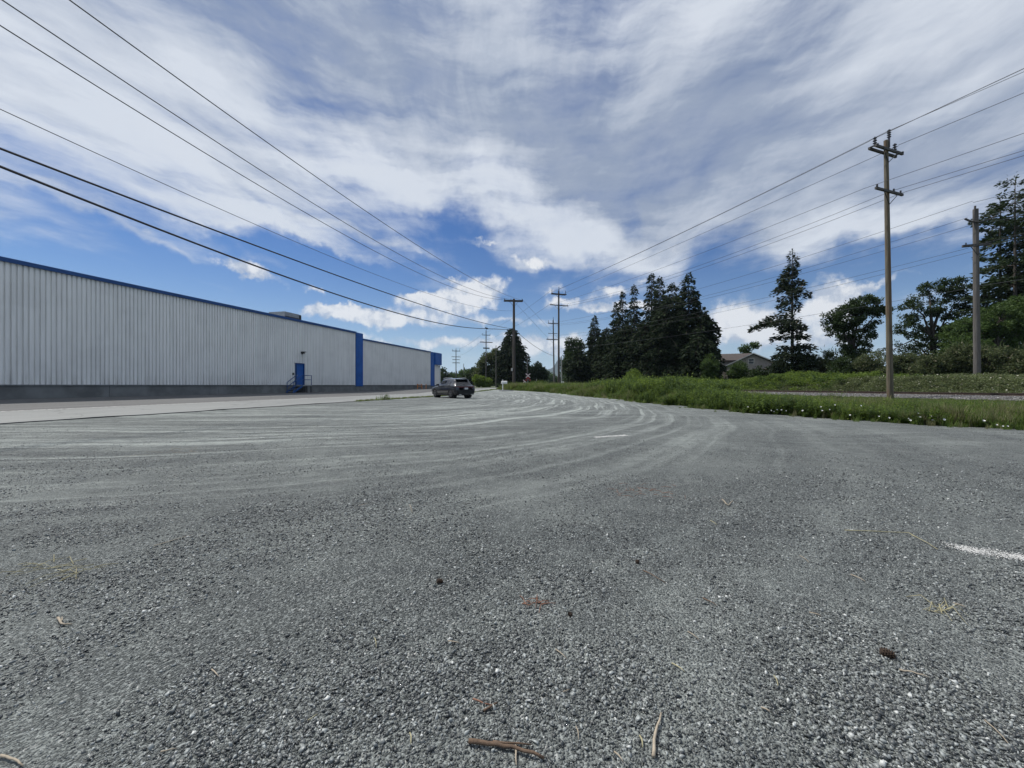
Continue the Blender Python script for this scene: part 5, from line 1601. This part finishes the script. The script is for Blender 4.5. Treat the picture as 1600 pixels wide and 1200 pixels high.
def car():
    m, N, b = principled('car_paint_grey'); b.inputs['Base Color'].default_value = (.020, .020, .025, 1); b.inputs['Metallic'].default_value = .55; b.inputs['Roughness'].default_value = .32; b.inputs['Coat Weight'].default_value = 1; b.inputs['Coat Roughness'].default_value = .04; M_PAINT = m
    m, N, b = principled('car_glass'); b.inputs['Base Color'].default_value = (.008, .009, .011, 1); b.inputs['Roughness'].default_value = .04; b.inputs['Specular IOR Level'].default_value = .7; M_CG = m
    M_TYRE = mat('tyre_rubber', (.015, .015, .016), .85, .2, 6)
    M_RIM = mat('rim_alloy', (.16, .16, .17), .35, .15, 6, metal=.8)
    M_PLAST = mat('black_plastic', (.012, .012, .013), .6, .2, 6)
    M_TAIL = mat('tail_lamp_red', (.10, .006, .008), .2, .1, 6)
    M_PLATE = mat('plate_white', (.55, .56, .58), .5, .1, 6)
    M_CHROME = mat('chrome_trim', (.5, .5, .52), .2, .1, 6, metal=.9)
    Yc = 35.6; xc = gx(706, Yc)
    ang = R(37)                                    # nose points away and to the left
    zb = H(xc, Yc)
    T = thing('parked_car', 'dark grey SUV parked on the gravel at the road edge', 'car', (xc, Yc, zb), R(90) + ang)
    Lc = 4.92
    TAB = [  # x from the tail, half width, sill z, belt z, roof half width, roof z
        (0.00, .72, .50, .80, .60, .92), (0.05, .90, .40, .96, .76, 1.03), (0.20, .955, .30, 1.05, .74, 1.12), (0.42, .98, .26, 1.08, .70, 1.34),
        (0.68, .985, .23, 1.085, .665, 1.58), (1.00, .985, .22, 1.075, .66, 1.655), (1.5, .985, .21, 1.065, .67, 1.69), (2.1, .98, .21, 1.05, .68, 1.70),
        (2.6, .98, .21, 1.04, .67, 1.67), (3.0, .98, .21, 1.03, .65, 1.56), (3.35, .98, .21, 1.02, .66, 1.36), (3.7, .98, .21, 1.01, .72, 1.13), (3.95, .975, .22, .985, .74, 1.04),
        (4.4, .955, .24, .92, .70, .97), (4.72, .88, .28, .80, .64, .85), (4.87, .76, .34, .66, .54, .72), (4.92, .62, .42, .56, .44, .60)]
    RW = cubic_rows(TAB, 97)
    def section(r):
        x, w, zs, zbelt, wr, zr = r
        pts = [(w * .72, zs), (w * .94, zs + .06), (w * .985, zs + .22), (w, (zs + zbelt) / 2 + .05), (w * .985, zbelt - .12), (w * .945, zbelt)]
        n = 5
        for k in range(1, n + 1):
            t = k / n
            yy = w * .945 + (wr - w * .945) * (t ** .85); zz = zbelt + (zr - .07 - zbelt) * t
            pts.append((yy, zz))
        pts += [(wr * .9, zr - .028), (wr * .6, zr), (wr * .3, zr + .008), (0, zr + .012)]
        return pts
    S = np.array([section(r) for r in RW])          # n, k, 2
    ns, kk, _ = S.shape
    full_ = np.concatenate([S, S[:, -2::-1] * np.array([-1, 1])], 1)
    K = full_.shape[1]
    V = np.zeros((ns, K, 3)); V[:, :, 0] = RW[:, 0:1] - Lc / 2; V[:, :, 1] = full_[:, :, 0]; V[:, :, 2] = full_[:, :, 1]
    # local +x = nose; wheel arches: pull the lower skin in behind the wheels
    WX = (0.93 - Lc / 2, 3.83 - Lc / 2); WR = .375
    groups = {'body': [], 'side_window': [], 'rear_window': [], 'windscreen': []}
    def kind(i, j):
        xm = (RW[i, 0] + RW[i + 1, 0]) / 2; jj = j if j < kk - 1 else K - 2 - j
        zmid = V[i:i + 2, j:j + 2, 2].mean()
        if 5 <= jj <= 9:
            if jj <= 8:
                if 1.05 < xm < 1.40 and jj <= 7: return 'side_window'
                if 1.46 < xm < 2.26 or 2.34 < xm < 3.22: 
                    if V[i, 6 if j < kk else K - 7, 2] > 1.0: return 'side_window'
        if jj >= 10 and .22 < xm < .66: return 'rear_window'
        if jj >= 10 and 2.98 < xm < 3.66: return 'windscreen'
        return 'body'
    for i in range(ns - 1):
        for j in range(K - 1):
            f = (i * K + j, (i + 1) * K + j, (i + 1) * K + j + 1, i * K + j + 1)
            xm = (RW[i, 0] + RW[i + 1, 0]) / 2 - Lc / 2; zm = V[i:i + 2, j:j + 2, 2].mean(); jj = j if j < kk - 1 else K - 2 - j
            if jj <= 3 and any((xm - wx) ** 2 + (zm - WR) ** 2 < .43 ** 2 for wx in WX): continue
            groups[kind(i, j)].append(f)
    VV = V.reshape(-1, 3)
    def sub(name, faces, mt, off=0.0):
        used = sorted({v for f in faces for v in f}); mp = {v: q for q, v in enumerate(used)}
        o = MB(); vs = VV[used].copy()
        o.add(vs, [tuple(mp[v] for v in f) for f in faces])
        return o.build(name, mt, T, smooth=True)
    end0 = [tuple(range(K - 1, -1, -1))]; end1 = [tuple((ns - 1) * K + j for j in range(K))]
    body = sub('body', groups['body'] + end0 + end1, M_PAINT)
    # glass: each pane its own part
    def panes(name, faces):
        left = set(range(len(faces))); by = {}
        for q, f in enumerate(faces):
            for v in f: by.setdefault(v, []).append(q)
        while left:
            st = [left.pop()]; comp = []
            while st:
                q = st.pop(); comp.append(faces[q])
                for v in faces[q]:
                    for r in by[v]:
                        if r in left: left.remove(r); st.append(r)
            sub(name, comp, M_CG)
    panes('side_window', groups['side_window']); panes('rear_window', groups['rear_window']); panes('windscreen', groups['windscreen'])
    # underbody
    u = MB(); u.box((0, 0, .36), (4.3, 1.5, .26)); u.build('underbody', M_PLAST, T)
    # wheels
    for wx in WX:
        for sy in (-1, 1):
            t_ = MB(); prof = [(.22, -.13), (.33, -.13), (.365, -.10), (WR, -.05), (WR, .05), (.365, .10), (.33, .13), (.22, .13)]
            t_.lathe(prof, (wx, sy * .845, WR - .005), 24, 'Y'); wh = t_.build('wheel', M_TYRE, T, smooth=True)
            r_ = MB()
            r_.lathe([(.245, -.1), (.245, .1)], (wx, sy * .855, WR - .005), 20, 'Y')
            r_.build('rim_barrel', M_PLAST, wh)
            r_ = MB()
            for q in range(5):
                a = 2 * math.pi * q / 5 + .3
                for da in (-.14, .14):
                    r_.bar((wx, sy * .965, WR), (wx + .245 * math.cos(a + da), sy * .972, WR + .245 * math.sin(a + da)), .035, .05)
            for q in range(20):
                a, c = 2 * math.pi * q / 20, 2 * math.pi * (q + 1) / 20
                r_.bar((wx + .25 * math.cos(a), sy * .97, WR + .25 * math.sin(a)), (wx + .25 * math.cos(c), sy * .97, WR + .25 * math.sin(c)), .03, .03)
            r_.build('rim', M_RIM, wh)
            a_ = MB()
            for q in range(14):
                a, c = math.pi * (q - .8) / 12.4, math.pi * (q + .2) / 12.4
                a_.bar((wx + .43 * math.cos(a), sy * .955, WR + .43 * math.sin(a)), (wx + .43 * math.cos(c), sy * .955, WR + .43 * math.sin(c)), .06, .05)
            a_.build('wheel_arch', M_PLAST, T)
            il = MB(); il.lathe([(.42, -.25), (.42, .0)], (wx, sy * .8 - (.0 if sy > 0 else -.25), WR), 18, 'Y'); il.build('wheel_well', M_PLAST, T)
    x_ = -Lc / 2
    # tail: light band, plate recess, bumper, spoiler, exhausts
    p = MB(); p.box((x_ - .005, 0, .955), (.10, 1.30, .06)); p.build('light_band', M_TAIL, T)
    for sy in (-1, 1):
        p = MB(); p.bar((x_ + .02, sy * .62, .955), (x_ + .20, sy * .945, .985), .06, .11); p.build('tail_light', M_TAIL, T)
        p = MB(); p.bar((x_ + .01, sy * .45, .32), (x_ + .01, sy * .68, .33), .10, .09); p.build('exhaust', M_CHROME, T)
        p = MB(); p.bar((3.02 + x_, sy * .97, 1.06), (3.0 + x_, sy * 1.06, 1.12), .06, .06); p.box((3.0 + x_, sy * 1.11, 1.14), (.14, .2, .15)); p.build('wing_mirror', M_PAINT, T)
        p = MB(); p.tube([(1.0 + x_, sy * .63, 1.70), (1.5 + x_, sy * .65, 1.745), (2.5 + x_, sy * .65, 1.735), (2.9 + x_, sy * .62, 1.65)], .022, 6); p.build('roof_rail', M_CHROME, T)
        p = MB(); p.bar((1.35 + x_, sy * .99, .30), (3.4 + x_, sy * .99, .30), .05, .10); p.build('side_sill', M_PLAST, T)
        for hx in (1.62, 2.52):
            p = MB(); p.bar((hx + x_, sy * .985, .90), (hx + .2 + x_, sy * .985, .905), .03, .03); p.build('door_handle', M_CHROME, T)
        p = MB(); p.bar((1.05 + x_, sy * .945, 1.075), (3.25 + x_, sy * .94, 1.03), .015, .025); p.build('window_trim', M_PLAST, T)
    p = MB(); p.box((x_ - .0, 0, .83), (.12, .62, .17)); p.build('plate_recess', M_PLAST, T)
    p = MB(); p.box((x_ - .065, 0, .83), (.012, .32, .15)); p.build('licence_plate', M_PLATE, T)
    bp = MB(); bp.box((x_ + .06, 0, .60), (.16, 1.62, .24)); bp.bar((x_ + .04, -.80, .60), (x_ + .30, -.955, .62), .12, .22); bp.bar((x_ + .04, .80, .60), (x_ + .30, .955, .62), .12, .22); bp.build('rear_bumper', M_PAINT, T)
    bp = MB(); bp.box((x_ + .10, 0, .40), (.16, 1.56, .20)); bp.build('diffuser', M_PLAST, T)
    sp = MB(); sp.box((x_ + .60, 0, 1.612), (.34, 1.22, .045)); sp.build('spoiler', M_PAINT, T)
    wp = MB(); wp.bar((x_ + .20, 0, 1.14), (x_ + .34, .36, 1.25), .02, .03); wp.build('rear_wiper', M_PLAST, T)
car()

# ------------------------------------------------------------------ twigs, cones and dry grass on the gravel
M_TW = mat('twig_pale', (.34, .29, .22), .85, .3, 40)
M_TWB = mat('twig_brown', (.13, .085, .055), .85, .35, 40, 0.3, 60)
M_TWR = mat('needle_red', (.22, .11, .07), .85, .3, 40)
M_CONE = mat('cone_brown', (.045, .028, .018), .85, .3, 60)
M_DRY = mat('dry_grass', (.36, .33, .20), .85, .3, 40)
def gp(px, py):
    Y = 687.5 / (py - HOR)
    for _ in range(4):
        z = float(ground_z(gx(px, Y), Y)); Y = (CAMH - z) * FPX / (py - HOR)
    return Vector((gx(px, Y), Y, float(ground_z(gx(px, Y), Y))))
def twig(label, pix, rad, m_, branches=(), group=None, cat='twig', name='twig'):
    P = [gp(*p) for p in pix]; o0 = P[0].copy()
    rr = random.Random(len(label))
    def path(Q):
        out = []
        for a, b in zip(Q[:-1], Q[1:]):
            for t in (0, .33, .66): out.append(a.lerp(b, t) + Vector((rr.gauss(0, .0022), rr.gauss(0, .0022), rad + .004 + abs(rr.gauss(0, .002)))) - o0)
        out.append(Q[-1] + Vector((0, 0, rad + .003)) - o0)
        return out
    pts = path(P)
    mb = MB(); mb.tube(pts, list(np.linspace(rad, rad * .55, len(pts))), 7)
    for br in branches:
        q = path([gp(*p) for p in br]); mb.tube(q, list(np.linspace(rad * .55, rad * .25, len(q))), 6)
    o = mb.build(name, m_, None, smooth=True, loc=o0)
    return tag(o, label, cat, group)
GTW = 'twigs lying on the gravel'
twig('thick brown stick with a split end at the bottom middle', [(730, 1166), (765, 1168), (800, 1172), (850, 1190)], .0075, M_TWB, [[(770, 1167), (830, 1169)]], GTW)
twig('thin pale twig standing upright to the bottom edge beside the thick brown stick', [(805, 1170), (807, 1199)], .0035, M_TW, (), GTW)
twig('long bent pale twig pointing away, right of the thick brown stick', [(1022, 1188), (1024, 1150), (1033, 1118)], .0055, M_TW, (), GTW)
twig('short brown twig above the thick brown stick', [(757, 1115), (777, 1101)], .0045, M_TWB, (), GTW)
twig('reddish thin twig left of the short brown twig', [(738, 1096), (768, 1104)], .003, M_TWR, (), GTW)
twig('long straw stem lying across the gravel at the right', [(1320, 830), (1370, 832), (1420, 834), (1465, 860)], .0035, M_DRY, [[(1425, 838), (1450, 850)]], GTW)
twig('pale forked twig near the left edge', [(92, 968), (98, 978), (112, 978)], .0055, M_TW, [[(96, 975), (97, 966)]], GTW)
twig('thin pale twig right of the fallen cone', [(1406, 1050), (1424, 1054), (1452, 1062)], .0035, M_TW, (), GTW)
twig('curved twig at the far lower left corner', [(2, 1186), (20, 1193), (36, 1200)], .004, M_TW, (), GTW)
twig('thin dark twig slanting at the lower right', [(1005, 893), (1040, 912)], .003, M_TWB, (), GTW)
twig('small forked straw left of the paint streak', [(1128, 782), (1138, 792), (1145, 784)], .006, M_TW, (), GTW)
twig('thin dark twig in the mid gravel right of centre', [(1098, 936), (1120, 948)], .003, M_TWB, (), GTW)
rr = random.Random(19)
small = [(1050, 1040, 20, 12), (900, 1140, 4, 18), (640, 1150, 2, 16), (868, 1018, 18, 14), (960, 1180, 14, 14), (1540, 1130, 40, 40), (1190, 1110, 14, 6), (700, 1005, 18, 2), (585, 1000, 3, 14), (1075, 990, 18, 12), (240, 855, 60, -18), (640, 790, 4, 12), (1265, 960, 18, 4), (1330, 900, 22, 10), (480, 1130, 16, -12), (330, 1050, 12, 10), (250, 1180, 26, -8), (1210, 1060, 6, 16), (1000, 1155, 4, 16), (560, 792, 14, -4), (1110, 815, 10, 6), (1490, 945, 20, 6), (1250, 870, 14, 10), (880, 1085, 10, -6)]
for (px, py, dx, dy) in small:
    twig('short thin pale sliver of straw lying on the gravel', [(px, py), (px + dx, py + dy)], rr.uniform(.0018, .003), rr.choice([M_TW, M_TW, M_DRY]), (), 'slivers of straw on the gravel', 'straw', 'straw')
def straw_bunch(label, px, py, n, spread, ln, m_, seed, up=.02):
    c = gp(px, py); r_ = random.Random(seed); mb = MB()
    for _ in range(n):
        a = r_.uniform(0, 6.28); o_ = Vector((r_.gauss(0, spread), r_.gauss(0, spread * .6), .004)); l = ln * r_.uniform(.4, 1)
        d = Vector((math.cos(a), math.sin(a), 0)) * l
        mb.tube([o_, o_ + d * .5 + Vector((0, 0, up * r_.random())), o_ + d], [.0022, .0018, .001], 4)
    o = mb.build('dry_straw', m_, None, loc=c); tag(o, label, 'dry grass')
straw_bunch('bunch of reddish needles on the gravel in the lower middle', 838, 942, 12, .03, .10, M_TWR, 1)
straw_bunch('tuft of yellow-green dry grass on the gravel at the right', 1460, 953, 12, .035, .11, M_DRY, 2, .05)
straw_bunch('pale scattered straw near the left edge', 86, 888, 22, .12, .2, M_DRY, 3, .03)
straw_bunch('brownish litter patch right of centre, upper gravel', 998, 768, 30, .20, .12, M_TWR, 4)
straw_bunch('pale litter of straw upper left on the gravel', 262, 706, 12, .3, .35, M_TW, 5)
def cone(label, px, py, L, rot, seed):
    c = gp(px, py); r_ = random.Random(seed); mb = MB()
    mb.lathe([(.25 * L, -.45 * L), (.34 * L, -.15 * L), (.28 * L, .2 * L), (.1 * L, .5 * L)], (0, 0, 0), 8, 'X')
    for k in range(60):
        t = k / 60; a = k * 2.4; rd = L * (.26 + .12 * math.sin(t * 3.0)) * (1 - .4 * t)
        p = Vector(((-.45 + .92 * t) * L, rd * math.cos(a), rd * math.sin(a)))
        n = Vector((.5, math.cos(a), math.sin(a))).normalized(); s_ = n.cross(Vector((1, 0, 0))).normalized()
        q = p + n * L * .16
        mb.add([p - s_ * L * .07, p + s_ * L * .07, q + s_ * L * .05, q - s_ * L * .05, p + n * L * .03 + Vector((L * .06, 0, 0))], [(0, 1, 2, 3), (3, 2, 4), (0, 3, 4), (1, 4, 2)])
    o = mb.build('fallen_cone', M_CONE, None, loc=(c.x, c.y, c.z + L * .3)); o.rotation_euler = (.3, .1, rot)
    tag(o, label, 'pine cone', 'fallen cones on the gravel')
cone('largest dark fallen cone, at the lower right', 1386, 1026, .046, -.5, 1)
cone('dark fallen cone left of centre with a pale fleck of litter', 687, 911, .036, .4, 2)
cone('small dark fallen cone right of centre', 996, 880, .03, 1.2, 3)
cone('tiny dark fallen cone below the reddish needles', 891, 962, .024, 2, 4)

# ------------------------------------------------------------------ mountain and air
def mountain():
    n = 90
    xs = np.linspace(-300, 2300, n); ys = np.linspace(4300, 6200, 60)
    X, Y = np.meshgrid(xs, ys)
    rdg = lambda cx, h, w: h * np.maximum(0, 1 - np.abs(X - cx) / w)
    z = np.maximum.reduce([rdg(600, 335, 420), rdg(800, 300, 500), rdg(1250, 220, 600), rdg(1750, 160, 500)])
    z = z * np.maximum(0, 1 - np.abs(Y - 5000) / 700) * (0.72 + .5 * vnoise(X, Y, .006, 4) * 1 + .22 * vnoise(X, Y, .02, 6) - .1) - 3
    v = np.stack([X, Y, z], -1).reshape(-1, 3)
    idx = np.arange(v.shape[0]).reshape(X.shape)
    q = np.stack([idx[:-1, :-1], idx[:-1, 1:], idx[1:, 1:], idx[1:, :-1]], -1).reshape(-1, 4)
    o = np_mesh('mountain', v, q, mat('mountain_forest', (.020, .032, .022), .95, .3, .02, col2=(.045, .055, .048)), smooth=False)
    tag(o, kind='structure')
mountain()
HAZE = 0.75e-4
if HAZE:
    m = bpy.data.materials.new('haze_air'); m.use_nodes = True; t = m.node_tree; t.nodes.clear()
    out = t.nodes.new('ShaderNodeOutputMaterial'); v = t.nodes.new('ShaderNodeVolumePrincipled')
    v.inputs['Color'].default_value = (.62, .80, 1.0, 1); v.inputs['Density'].default_value = HAZE; v.inputs['Anisotropy'].default_value = .2
    t.links.new(v.outputs[0], out.inputs['Volume'])
    hz = MB(); hz.box((0, 0, 0), (14600, 14600, 400)); o = hz.build('haze', m, None, loc=(0, 0, 195))
    o.location = (0, 2000, 195); tag(o, kind='stuff')
